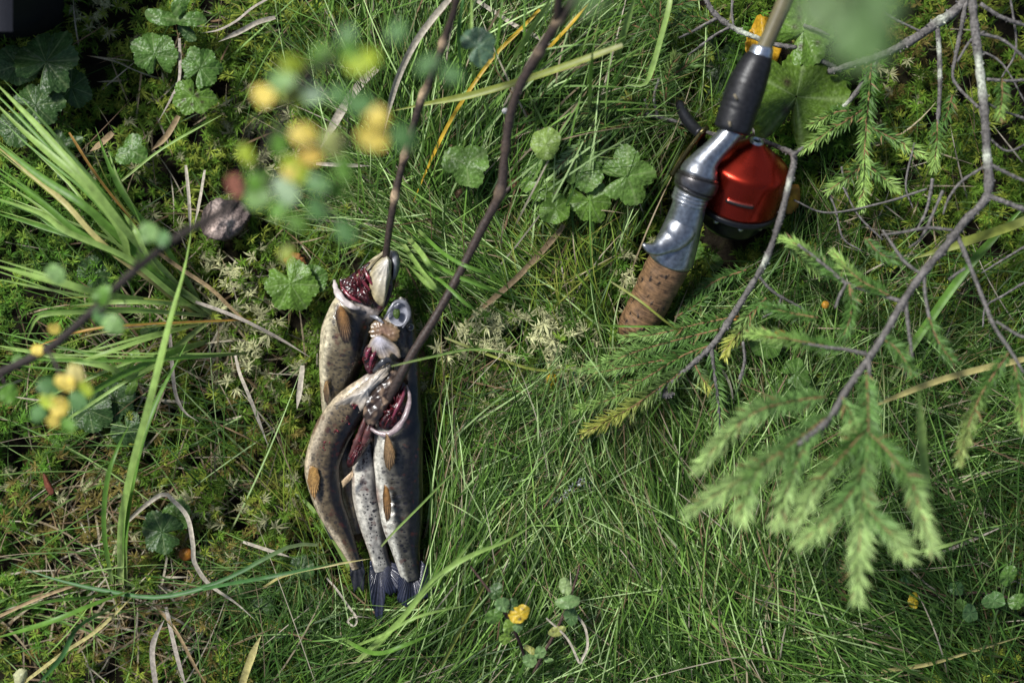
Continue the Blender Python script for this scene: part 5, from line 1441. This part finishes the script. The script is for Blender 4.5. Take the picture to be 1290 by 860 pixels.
def shoot(parent, pts, col, tipcol=None, ln=14, dens=.85, rad=1.6, stemcol=(.22, .13, .06), start=0.0, wd=2.0, sides=False):
    """a needled twig: stem (part) with its needles (sub-part)"""
    q = [(p[0], p[1], p[2], rad * (1 - .5 * i / (len(pts) - 1))) for i, p in enumerate(pts)]
    s = twigpath(q, 22)
    b = MB()
    b.tube(s[:, :3], s[:, 3], 6, stemcol)
    st = b.build('twig', M['bark'], parent)
    nb = MB()
    needles(nb, s[:, :3], col, ln, dens, wd, tipcol, start=start)
    nb.build('needles', M['needle'], st, kind='stuff')
    L = np.linalg.norm(np.diff(s[:, :3], axis=0), axis=1).sum() / S
    if sides and L > 60:
        for k, t in enumerate(np.arange(.22, .74, 26.0 / L)):
            i = int(t * 21)
            q = s[i, :3]
            tg = nrm(s[min(i + 1, 21), :3] - s[i - 1, :3])
            sd = np.cross(tg, [0, 0, 1.0]) * (1 if k % 2 else -1)
            d = nrm(tg * .75 + sd * random.uniform(.6, .85) + np.array([0, 0, random.uniform(-.15, .1)]))
            l_ = L * (1 - t) * random.uniform(.35, .6) * S
            e = [q, q + d * l_ * .5, q + nrm(d + tg * .25) * l_]
            pp = [(645 + v[0] / S * CAM_H / (CAM_H - v[2]), 430 - v[1] / S * CAM_H / (CAM_H - v[2]), v[2]) for v in e]
            shoot(parent, pp, col, tipcol, ln * .92, dens, rad * .75, stemcol, 0.0, wd, False)

# big sapling whose trunk stands beyond the upper right corner
sp = thing('spruce_sapling', 'spruce sapling at right with grey lichened branches and blurred hanging green sprays', 'spruce', P(1235, -190, -.03))
b = MB()
tk = spline([P(1235, -190, -.05), P(1237, -192, .1), P(1240, -196, .3), P(1236, -190, .55), P(1238, -194, .9)], 30)
b.tube(tk, np.linspace(.014, .006, 30), 14, (.12, .10, .09))
b.build('trunk', M['bark'], sp)
branch(sp, 'branch', [(1237, -170, .075, 6), (1226, -60, .075, 5.6), (1225, 0, .075, 5.4), (1231, 60, .076, 5.4), (1239, 130, .08, 5.2), (1243, 190, .082, 5), (1244, 245, .085, 5), (1216, 278, .09, 4.8), (1190, 312, .095, 4.6), (1162, 345, .10, 4.6), (1138, 380, .105, 4.4), (1112, 425, .112, 4.2), (1092, 455, .12, 4), (1066, 492, .135, 3.8), (1042, 530, .15, 3.4), (1005, 560, .16, 2.6)], n=90, scars=((.30, .012), (.33, .016), (.44, .008)))
branch(sp, 'branch', [(1237, -150, .05, 6), (1222, -20, .05, 6), (1205, 12, .05, 6), (1182, 28, .05, 6), (1150, 50, .048, 5.5), (1110, 70, .045, 4.6), (1078, 80, .045, 4), (1043, 91, .045, 3.4)], n=50, scars=((.55, .02),))
branch(sp, 'branch', [(1108, 70, .044, 3.4), (1090, 100, .042, 3.2), (1072, 125, .04, 2.8), (1055, 140, .038, 2.4)], n=16, scars=((.9, .1),))
branch(sp, 'branch', [(1180, 28, .05, 3), (1183, 60, .052, 3), (1184, 110, .052, 2.8), (1181, 160, .052, 2.2)], n=26, scars=((.25, .06), (.5, .04)))
branch(sp, 'branch', [(1217, 0, .052, 3), (1212, 30, .052, 2.8), (1204, 70, .05, 2.4), (1200, 95, .05, 2), (1207, 110, .05, 2), (1232, 135, .072, 2)], n=26)
for pts in ([(1235, 5, .072, 2.6), (1262, 22, .07, 2.5), (1300, 35, .07, 2.4)], [(1233, 42, .076, 2), (1262, 50, .075, 1.9), (1285, 68, .075, 1.7), (1296, 80, .075, 1.5)],
            [(1243, 100, .08, 2), (1270, 102, .08, 1.8), (1300, 100, .08, 1.6)], [(1245, 205, .085, 2.2), (1262, 215, .085, 2.1), (1300, 232, .085, 2)], [(1243, 246, .086, 3.2), (1262, 253, .088, 3), (1300, 268, .09, 3)],
            [(1203, 290, .092, 2.6), (1216, 320, .095, 2.6), (1232, 360, .10, 2.4), (1252, 410, .105, 2.2), (1272, 440, .11, 2), (1290, 470, .115, 1.6)],
            [(1200, 290, .093, 1.9), (1170, 287, .092, 1.8), (1140, 292, .09, 1.6), (1110, 296, .088, 1.2)], [(1160, 345, .10, 2), (1140, 330, .098, 1.9), (1124, 308, .095, 1.7), (1112, 290, .09, 1.3)],
            [(1136, 380, .105, 2.4), (1100, 368, .10, 2.4), (1065, 356, .095, 2.4), (1040, 335, .09, 2.2), (1005, 308, .085, 1.8)], [(1066, 358, .096, 1.8), (1058, 372, .098, 1.6), (1052, 388, .10, 1.1)],
            [(1164, 346, .10, 2.2), (1166, 375, .102, 2), (1172, 405, .105, 1.8), (1182, 435, .108, 1.2)], [(1141, 382, .105, 2.2), (1144, 410, .108, 2), (1150, 455, .11, 1.6)],
            [(1092, 446, .12, 2.2), (1065, 440, .118, 2), (1040, 437, .116, 1.8), (1010, 432, .112, 1.4)], [(1188, 240, .086, 1.9), (1175, 270, .084, 1.8), (1160, 300, .08, 1.6), (1145, 312, .078, 1.2)],
            [(1175, 225, .06, 2), (1168, 262, .058, 1.9), (1155, 290, .056, 1.4)], [(1240, 210, .082, 1.8), (1212, 228, .08, 1.7), (1195, 250, .08, 1.5), (1188, 270, .08, 1.2)],
            [(1255, 405, .105, 1.6), (1285, 423, .108, 1.6), (1300, 424, .11, 1.5)], [(1216, 338, .096, 1.6), (1205, 345, .095, 1.5), (1195, 352, .094, 1.2)],
            [(1240, 40, .077, 1.5), (1222, 52, .075, 1.5), (1206, 78, .074, 1.3)], [(1160, 40, .05, 1.6), (1120, 20, .048, 1.5), (1110, 5, .046, 1.3), (1095, 0, .046, 1.1)],
            [(1300, 305, .06, 1.4), (1262, 328, .06, 1.3), (1236, 344, .06, .9)], [(1300, 350, .05, 1.5), (1264, 372, .05, 1.4), (1242, 386, .05, 1.2), (1238, 412, .05, .9)], [(1112, 302, .05, 1.3), (1082, 272, .05, 1.2), (1062, 236, .05, .9)], [(1040, 236, .045, 1.4), (1052, 262, .045, 1.3), (1062, 300, .045, 1.2), (1086, 316, .045, .8)],
            [(1300, 152, .07, 1.5), (1264, 140, .07, 1.4), (1240, 128, .075, 1.2)], [(1272, -8, .06, 1.6), (1280, 60, .06, 1.4), (1262, 98, .06, 1)], [(1152, 180, .05, 1.3), (1141, 232, .05, 1.2), (1150, 262, .05, .9)], [(1000, 252, .05, 1.1), (1042, 268, .05, 1.2), (1110, 256, .055, 1.3), (1168, 238, .06, 1.4)], [(1226, 60, .07, 1.3), (1262, 80, .07, 1.2), (1292, 130, .07, .9)], [(1242, 170, .08, 1.5), (1268, 190, .08, 1.3), (1296, 180, .08, 1)], [(1060, 210, .045, 1.2), (1066, 240, .045, 1.1), (1075, 262, .045, .8)],
            [(1094, 448, .12, 2.6), (1096, 500, .135, 2.4), (1092, 560, .15, 2.2), (1085, 620, .16, 1.8)]):
    branch(sp, 'branch', pts, n=22)
# needled sprays
for pts, c1, c2, ln in (
   # upper spray in focus
   ([(1098, 75, .044), (1095, 115, .046), (1092, 150, .048), (1089, 190, .05), (1088, 225, .05), (1086, 262, .05)], NG, NL, 15),
   ([(1094, 132, .046), (1070, 150, .044), (1045, 165, .042), (1010, 190, .04)], NG, NL, 14),
   ([(1072, 140, .042), (1052, 142, .04), (1022, 158, .04)], NG, NL, 13),
   ([(1096, 160, .048), (1115, 170, .048), (1140, 182, .048), (1165, 196, .048)], NG, NL, 14),
   ([(1089, 205, .05), (1072, 220, .05), (1044, 240, .048)], NG, NL, 14),
   ([(1090, 205, .05), (1108, 220, .05), (1130, 238, .05)], NG, NL, 14),
   ([(1181, 150, .052), (1180, 180, .054), (1176, 212, .056)], NG, NL, 13),
   ([(1200, 120, .05), (1190, 150, .05), (1178, 165, .05)], NG, None, 12),
   ([(1262, 100, .08), (1262, 125, .085), (1258, 150, .09)], NG, NL, 13),
   # left arm over the middle
   ([(1065, 356, .095), (1045, 340, .09), (1010, 312, .085), (985, 300, .08)], NG, NL, 14),
   ([(1120, 372, .105), (1080, 350, .10), (1050, 318, .095)], NG, NL, 13),
   ([(1070, 358, .097), (1072, 395, .10), (1062, 425, .10)], NG, None, 14),
   ([(1060, 440, .116), (1020, 432, .112), (985, 426, .11), (945, 420, .105)], NG, NL, 15),
   ([(1030, 400, .10), (1000, 395, .095), (960, 385, .09)], NG, None, 13),
   ([(1110, 425, .112), (1130, 440, .115), (1150, 470, .12)], NG, None, 14),
   ([(1170, 400, .105), (1182, 430, .108), (1200, 455, .11)], NG, None, 13),
   ([(1090, 300, .088), (1110, 320, .09), (1140, 330, .09)], NG, None, 12),
   # low blurred sprays
   ([(1050, 520, .145), (1015, 545, .155), (975, 575, .165), (930, 605, .17), (868, 645, .175)], (.15, .28, .075), NB, 21),
   ([(960, 585, .167), (945, 610, .17), (932, 655, .175)], (.18, .32, .08), NB, 20),
   ([(1040, 500, .14), (1000, 505, .145), (950, 520, .15), (905, 560, .15), (880, 590, .15)], (.15, .28, .075), NB, 20),
   ([(1020, 545, .155), (1005, 580, .16), (990, 620, .165), (978, 660, .168)], (.15, .28, .075), NB, 20),
   ([(1092, 540, .15), (1060, 575, .16), (1030, 610, .165), (1000, 660, .17)], NG, NB, 20),
   ([(1090, 590, .158), (1065, 630, .165), (1035, 660, .17), (1008, 685, .172)], (.15, .28, .075), NB, 21),
   ([(1092, 470, .13), (1094, 540, .15), (1088, 610, .16), (1083, 680, .168), (1080, 755, .172)], (.14, .27, .07), NB, 22),
   ([(1094, 545, .15), (1120, 570, .16), (1150, 610, .165), (1160, 650, .17), (1176, 692, .172)], NG, NB, 21),
   ([(1086, 625, .162), (1105, 655, .167), (1130, 680, .17), (1145, 702, .172)], (.15, .28, .075), NB, 21),
   ([(1270, 445, .11), (1240, 490, .115), (1222, 530, .12), (1208, 582, .125)], NG, (.28, .36, .10), 15),
   ([(1278, 460, .11), (1285, 500, .115), (1288, 540, .12)], NG, NL, 14),
   ([(1060, 500, .14), (1075, 530, .145), (1070, 560, .15)], (.15, .28, .075), NB, 18),
   ):
    shoot(sp, pts, c1, c2, ln, dens=1.15)

# low branch that bends round the reel
lb = thing('spruce_branch', 'low bare grey spruce branch bending round the reel to bright needled tips', 'spruce branch', P(800, 140, .02))
branch(lb, 'branch', [(800, 140, .03, 2.2), (830, 148, .03, 2.4), (870, 158, .032, 2.6), (905, 170, .034, 2.8), (940, 158, .030, 2.8), (962, 177, .034, 3), (984, 187, .055, 3.2), (1000, 198, .080, 3.4), (993, 235, .088, 3.6), (983, 275, .084, 3.6), (966, 325, .075, 3.6), (945, 362, .066, 3.8), (920, 402, .055, 3.8), (898, 434, .048, 3.6), (868, 462, .046, 3.4), (836, 490, .044, 3.6)], n=90, scars=((.5, .008), (.66, .010)))
for pts in ([(955, 347, .07, 1.8), (975, 368, .066, 1.7), (1010, 388, .06, 1.3)], [(985, 372, .064, 1.4), (978, 390, .06, 1.3), (960, 400, .055, 1)], [(896, 437, .048, 2.2), (900, 470, .047, 2.2), (905, 510, .045, 1.8), (907, 545, .042, 1.2)], [(936, 430, .05, 1.8), (938, 455, .05, 1.8), (932, 478, .048, 2.2)],
            [(836, 488, .044, 4.5), (830, 494, .044, 5), (842, 497, .044, 4), (848, 495, .044, 2)], [(828, 145, .03, 1.8), (824, 122, .034, 1.8), (830, 100, .038, 1.4)], [(818, 146, .03, 1.6), (812, 125, .034, 1.4)], [(998, 196, .088, 2.2), (1006, 190, .088, 1.8), (1012, 185, .088, 1.2)]):
    branch(lb, 'branch', pts, n=18)
for pts, c1, c2, ln in (
   ([(868, 462, .046), (835, 485, .046), (800, 510, .046), (768, 528, .046), (736, 545, .046)], (.12, .2, .05), NY, 16),
   ([(898, 434, .046), (862, 447, .044), (815, 475, .042), (775, 500, .04), (722, 518, .038)], NG, NL, 15),
   ([(866, 445, .04), (840, 452, .038), (790, 462, .035), (750, 470, .034)], NG, (.26, .42, .11), 14),
   ([(905, 415, .045), (865, 425, .04), (810, 440, .036), (770, 455, .034), (732, 468, .032)], NG, (.26, .42, .11), 15),
   ([(920, 400, .042), (880, 408, .04), (830, 420, .038), (785, 426, .036)], NG, (.26, .42, .11), 14),
   ([(896, 437, .047), (900, 470, .046), (905, 510, .044), (907, 555, .04)], NG, (.26, .42, .11), 13),
   ([(950, 395, .055), (935, 415, .052), (920, 432, .05), (913, 448, .05)], (.13, .2, .05), NY, 13),
   ([(965, 375, .06), (945, 395, .056), (925, 410, .05)], NG, (.28, .42, .11), 13),
   ([(876, 460, .046), (884, 475, .046), (895, 492, .045)], (.10, .18, .05), NY, 12),
   ([(985, 300, .07), (1010, 320, .07), (1035, 345, .065)], NG, NL, 13),
   ([(940, 340, .03), (900, 355, .028), (868, 380, .026)], NG, None, 12),
   ([(790, 470, .03), (775, 485, .03), (760, 492, .03)], NG, (.26, .42, .11), 12),
   ([(850, 400, .03), (875, 385, .03), (895, 370, .03)], NG, None, 12),
   ):
    shoot(lb, pts, c1, c2, ln + 1.5, dens=.95)

# grey twig passing under the rod blank
tw = thing('spruce_twig', 'grey lichened twig passing under the rod beside the folded yellow leaf', 'twig', P(890, 0, .02))
branch(tw, 'branch', [(884, -30, .04, 3.4), (892, 5, .038, 3.4), (905, 22, .036, 3.4), (925, 36, .036, 3.4), (948, 46, .036, 3.2), (975, 56, .036, 3), (1003, 60, .036, 2.8)], n=40, scars=((.6, .1),))
for pts in ([(905, 22, .036, 2.2), (890, 30, .034, 2), (872, 40, .032, 1.8), (855, 48, .03, 1.2)], [(920, 34, .036, 2), (900, 45, .034, 1.8), (880, 60, .032, 1.5), (866, 70, .03, 1)], [(924, 34, .036, 1.6), (922, 15, .036, 1.5), (923, -10, .036, 1.4)], [(1012, 32, .04, 2), (1030, 38, .042, 2), (1045, 45, .044, 1.6)], [(1024, 72, .035, 2.6), (1042, 80, .036, 3), (1060, 90, .036, 2.4)]):
    branch(tw, 'branch', pts, n=16)
for pts in ([(895, 28, .034), (880, 22, .034), (855, 20, .034)], [(872, 42, .032), (860, 32, .032), (845, 30, .032)]):
    shoot(tw, pts, NG, (.11, .19, .06), 12, dens=.6)

# dark young spruce shoots left of the rod
ds = thing('spruce_shoots', 'dark green young spruce shoots at the top between the right stick and the rod', 'spruce', P(815, 120, -.01))
for pts, c1, c2, ln in (
   ([(812, 140, .02), (822, 100, .03), (830, 55, .04), (832, 10, .05), (834, -25, .06)], NG, (.09, .16, .04), 17),
   ([(838, 130, .03), (842, 95, .036), (852, 70, .04)], NG, (.14, .2, .05), 15),
   ([(830, 55, .03), (805, 35, .03), (770, 28, .03), (740, 25, .03)], NG, None, 16),
   ([(832, 10, .04), (860, 5, .04), (880, -5, .04)], NG, (.10, .17, .06), 15),
   ([(846, 95, .03), (870, 80, .03), (890, 62, .03)], NG, (.14, .2, .05), 15),
   ([(812, 140, .03), (800, 130, .036), (790, 128, .04), (760, 138, .045), (720, 146, .05)], NG, (.22, .32, .09), 15),
   ([(800, 130, .036), (795, 126, .04), (790, 122, .042)], (.2, .28, .06), NY, 12),
   ([(812, 140, .03), (785, 158, .035), (755, 165, .04), (730, 185, .045), (702, 212, .05)], NG, (.20, .30, .12), 15),
   ([(812, 140, .02), (840, 150, .024), (860, 165, .026)], NG, None, 14),
   ([(812, 140, .02), (780, 150, .025), (760, 178, .03), (755, 200, .03)], NG, (.09, .16, .06), 14),
   ([(830, 30, .045), (812, 10, .05), (800, -15, .055)], NG, None, 15),
   ([(850, 120, .02), (858, 145, .022), (862, 168, .024)], (.10, .14, .04), (.12, .16, .04), 13),
   ):
    shoot(ds, pts, c1, c2, ln, dens=.8)

# ------------------------------------------------------------------ birch in front, far out of focus
br = thing('birch_sapling', 'blurred birch sapling leaning over the left, small green and yellow leaves', 'birch', P(-90, 560, -.02))
bs_path = [(-90, 560, -.03, 5), (-40, 500, .10, 5), (0, 470, .16, 4.8), (60, 440, .18, 4.6), (110, 398, .20, 4.4), (165, 345, .22, 4.2), (222, 300, .25, 4), (285, 262, .30, 3.6), (318, 225, .34, 3.2), (340, 180, .37, 3), (358, 140, .39, 2.6), (382, 95, .41, 2.2), (425, 62, .43, 1.8)]
b = MB()
s = twigpath(bs_path, 70)
b.tube(s[:, :3], s[:, 3], 10, (.045, .036, .032))
b.build('stem', M['bark'], br)
for pts in ([(318, 225, .34, 2), (350, 232, .36, 1.8), (390, 240, .37, 1.4), (430, 285, .37, .8)], [(350, 160, .38, 1.8), (380, 180, .39, 1.5), (420, 182, .40, 1.2), (470, 165, .41, .9), (505, 172, .41, .6)], [(376, 105, .40, 1.6), (410, 85, .42, 1.2), (450, 80, .43, .8)],
            [(60, 440, .18, 2), (75, 470, .21, 1.8), (80, 500, .23, 1.5), (75, 535, .24, .9)], [(110, 398, .20, 1.6), (135, 385, .22, 1.4), (142, 360, .23, .8)], [(165, 345, .22, 1.4), (178, 315, .24, 1.2), (186, 292, .25, .7)], [(0, 470, .16, 1.4), (10, 490, .18, 1)], [(340, 180, .37, 1.4), (318, 150, .37, 1), (300, 235, .34, .8)]):
    b = MB()
    s = twigpath(pts, 16)
    b.tube(s[:, :3], s[:, 3], 6, (.06, .045, .045))
    b.build('twig', M['bark'], br)
BG_, BGL, BT, BY, BYG, BO = (.13, .28, .04), (.24, .40, .13), (.12, .25, .08), (.78, .60, .12), (.42, .52, .05), (.70, .48, .09)
BLV = [(332, 120, .37, 15, BY), (354, 102, .39, 15, BGL), (367, 120, .38, 14, BYG), (393, 117, .40, 14, (.30, .42, .26)), (367, 81, .41, 13, BYG), (407, 70, .42, 15, BG_), (455, 77, .43, 18, BYG), (440, 68, .43, 14, BG_), (382, 170, .39, 16, BY), (391, 197, .39, 13, BO), (371, 213, .38, 16, BYG), (364, 215, .38, 10, BY),
       (418, 180, .40, 16, (.40, .44, .14)), (474, 145, .41, 14, BY), (470, 173, .41, 18, BY), (452, 130, .41, 15, BT), (508, 173, .42, 15, BT), (296, 233, .33, 12, (.50, .20, .13)), (326, 225, .35, 15, BG_), (324, 250, .35, 16, (.16, .28, .08)), (360, 241, .37, 17, (.30, .42, .24)), (433, 213, .38, 14, BG_), (400, 230, .38, 15, BT), (374, 280, .37, 12, (.12, .24, .04)), (435, 292, .37, 14, BT),
       (310, 194, .36, 11, BYG), (352, 182, .38, 12, BG_), (400, 262, .37, 14, BT), (540, 82, .40, 14, BT), (570, 95, .38, 13, BT), (500, 40, .43, 13, BT), (425, 120, .41, 12, BT), (350, 265, .36, 12, BG_), (437, 45, .43, 12, BT), (425, 240, .37, 12, BG_), (362, 320, .34, 10, (.30, .36, .05)),
       (70, 345, .22, 12, BGL), (130, 372, .22, 13, BG_), (142, 408, .22, 13, BGL), (125, 398, .21, 10, BT), (187, 293, .25, 13, BGL), (205, 300, .25, 10, BT), (68, 414, .19, 7, BY), (47, 441, .18, 8, BY), (22, 456, .17, 8, BGL),
       (94, 474, .24, 14, (.70, .60, .22)), (82, 482, .24, 12, BY), (60, 487, .24, 12, BT), (74, 512, .24, 12, BY), (60, 505, .24, 11, BYG), (70, 528, .24, 10, BY), (108, 490, .24, 9, BYG), (85, 535, .24, 10, BG_), (48, 520, .23, 11, BT), (10, 496, .19, 12, BG_), (98, 505, .24, 12, BT)]
for px, py, z, R, col in BLV:
    b = MB()
    fz_ = (CAM_H - z) / CAM_H
    leaf_mesh(b, px, py, z, R * 1.15, random.uniform(0, 360), 'birch', col, tilt=(random.uniform(-.35, .35), random.uniform(-.35, .35)), vein=tuple(min(.8, c * 1.25) for c in col))
    # leaves keep their true size: the outline above is for the picture, so shrink with nearness
    v = b.v[-1]
    c0 = P(px, py, z)
    b.v[-1] = c0 + (v - c0) * fz_
    b.build('leaf', M['leaf'], br)

ov = thing('alder_twig', 'large out of focus green leaves hanging in at the top beside the rod', 'twig', P(1060, -230, -.02))
b = MB()
s = twigpath([(1060, -230, -.03, 6), (1062, -225, .3, 5), (1060, -160, .55, 4), (1064, -60, .60, 2.6), (1072, 0, .61, 1.8)], 30)
b.tube(s[:, :3], s[:, 3], 8, (.07, .055, .045))
b.build('stem', M['bark'], ov)
for px, py, R, rot, col in ((1088, 34, 50, 250, (.12, .22, .07)), (1038, 5, 34, 200, (.16, .25, .10)), (1110, -20, 44, 330, (.12, .22, .07)), (745, -2, 16, 250, (.2, .34, .12))):
    b = MB()
    z = .60
    leaf_mesh(b, px, py, z, R * (CAM_H - z) / CAM_H, rot, 'round', col)
    b.build('leaf', M['leaf'], ov)

# ------------------------------------------------------------------ little birch shoots at the bottom and the lower right
def small_birch(label, stems, leaves, base):
    r = thing('birch_shoot', label, 'birch shoot', P(base[0], base[1], -.02))
    for pts in stems:
        b = MB()
        s = twigpath(pts, 20)
        b.tube(s[:, :3], s[:, 3], 7, (.085, .05, .04))
        b.build('stem', M['bark'], r)
    for px, py, z, R, rot, kind, col, sp_ in leaves:
        b = MB()
        leaf_mesh(b, px, py, z, R, rot, kind, col, tilt=(random.uniform(-.25, .25), random.uniform(-.25, .25)), spots=sp_)
        b.build('leaf', M['leaf'], r)
small_birch('small dark birch shoot at the bottom with one yellow brown speckled leaf', [[(664, 836, .02, 2), (655, 810, .04, 2), (645, 788, .055, 2.2), (634, 768, .065, 2.2), (612, 738, .07, 1.6), (592, 712, .07, 1)]],
  [(624, 744, .07, 10, 60, 'birch', DG, 0), (633, 761, .075, 10, 150, 'birch', (.13, .23, .08), 0), (622, 776, .07, 11, 200, 'birch', MG, 0), (641, 789, .066, 9, 250, 'birch', YG, 0), (637, 803, .06, 9, 240, 'birch', YG, 2), (652, 788, .066, 8, 290, 'birch', (.13, .23, .08), 0), (654, 773, .072, 13, 20, 'birch', (.62, .42, .03), 6), (646, 761, .07, 8, 60, 'birch', DG, 0)], (664, 840))
small_birch('small birch shoot at the bottom with pale green toothed leaves', [[(672, 848, .02, 2), (684, 824, .035, 2), (700, 795, .045, 2), (712, 768, .055, 1.8), (724, 735, .06, 1.4), (730, 712, .06, 1)]],
  [(668, 832, .05, 9, 160, 'round', (.16, .27, .09), 0), (680, 822, .05, 8, 60, 'round', (.16, .27, .09), 0), (691, 831, .045, 6, 0, 'oval', (.17, .28, .09), 0), (716, 758, .07, 15, 5, 'oval', (.16, .27, .09), 0), (719, 776, .055, 11, 300, 'birch', (.08, .16, .05), 0), (702, 795, .05, 12, 195, 'oval', (.34, .36, .10), 1), (712, 738, .06, 10, 110, 'birch', (.26, .36, .14), 0), (668, 818, .04, 8, 150, 'oval', (.3, .3, .08), 0)], (672, 850))
small_birch('dwarf birch shoot at the lower right with one yellow black dotted leaf', [[(1290, 758, .02, 2), (1240, 746, .03, 2), (1190, 750, .03, 1.8), (1140, 742, .03, 1.3)]],
  [(1151, 756, .04, 9, 80, 'birch', (.62, .45, .02), 5), (1141, 732, .04, 8, 100, 'round', (.07, .16, .06), 0), (1205, 740, .04, 10, 270, 'round', (.06, .14, .04), 0), (1178, 766, .035, 10, 250, 'birch', MG, 0), (1252, 756, .045, 13, 200, 'birch', (.09, .19, .05), 0), (1270, 725, .045, 13, 60, 'birch', MG, 0), (1222, 772, .045, 12, 300, 'birch', (.08, .17, .055), 0), (1212, 762, .04, 9, 120, 'birch', MG, 0), (1283, 757, .04, 12, 20, 'birch', MG, 0), (1115, 730, .03, 9, 180, 'round', (.07, .15, .04), 0), (1112, 748, .03, 8, 220, 'round', (.08, .16, .06), 0)], (1290, 760))
r = thing('dark_berry', 'tiny dark crowberry sprig with fine blue green needles beside the yellow leaf', 'sprig', P(725, 490, 0))
for pts in ([(718, 498, .0), (712, 488, .02), (706, 476, .028)], [(718, 498, .0), (722, 484, .02), (724, 470, .028)], [(718, 498, .0), (728, 492, .02), (736, 484, .026)]):
    shoot(r, pts, (.04, .09, .05), (.05, .11, .06), 8, dens=1.0, rad=1.2)

# ------------------------------------------------------------------ black object cut off by the corner
def dark_bag():
    b = MB()
    x0, x1, y0, y1 = -260, 78, -260, 46
    n = 48
    a = np.linspace(0, 2 * math.pi, n, endpoint=False)
    cx, cy, hx, hy = (x0 + x1) / 2, (y0 + y1) / 2, (x1 - x0) / 2, (y1 - y0) / 2
    e = .22
    ox = np.sign(np.cos(a)) * np.abs(np.cos(a)) ** e * hx
    oy = np.sign(np.sin(a)) * np.abs(np.sin(a)) ** e * hy
    rows = []
    for z, k in ((-.02, .985), (.02, 1.0), (.09, 1.0), (.105, .99), (.112, .97), (.115, .9), (.115, .01)):
        rows.append(np.stack([(cx + ox * k - 645) * S, (430 - cy - oy * k) * S, np.full(n, z)], 1))
    b.grid(np.array(rows), (.006, .006, .008), closed=True)
    return b
root = thing('dark_bag', 'black object with a dull blue grey strip, cut off by the top left corner', 'bag', P(-90, -100, 0))
dark_bag().build('shell', M['fabric'], root)
b = MB()
xs = np.linspace(-30, 16, 8)
g = np.array([[P(x, y, .117 + .004 * math.sin((x + 30) / 46 * math.pi)) for x in xs] for y in np.linspace(-150, 40, 10)])
b.grid(g, (.012, .013, .019))
b.build('strip', M['fabric'], root)
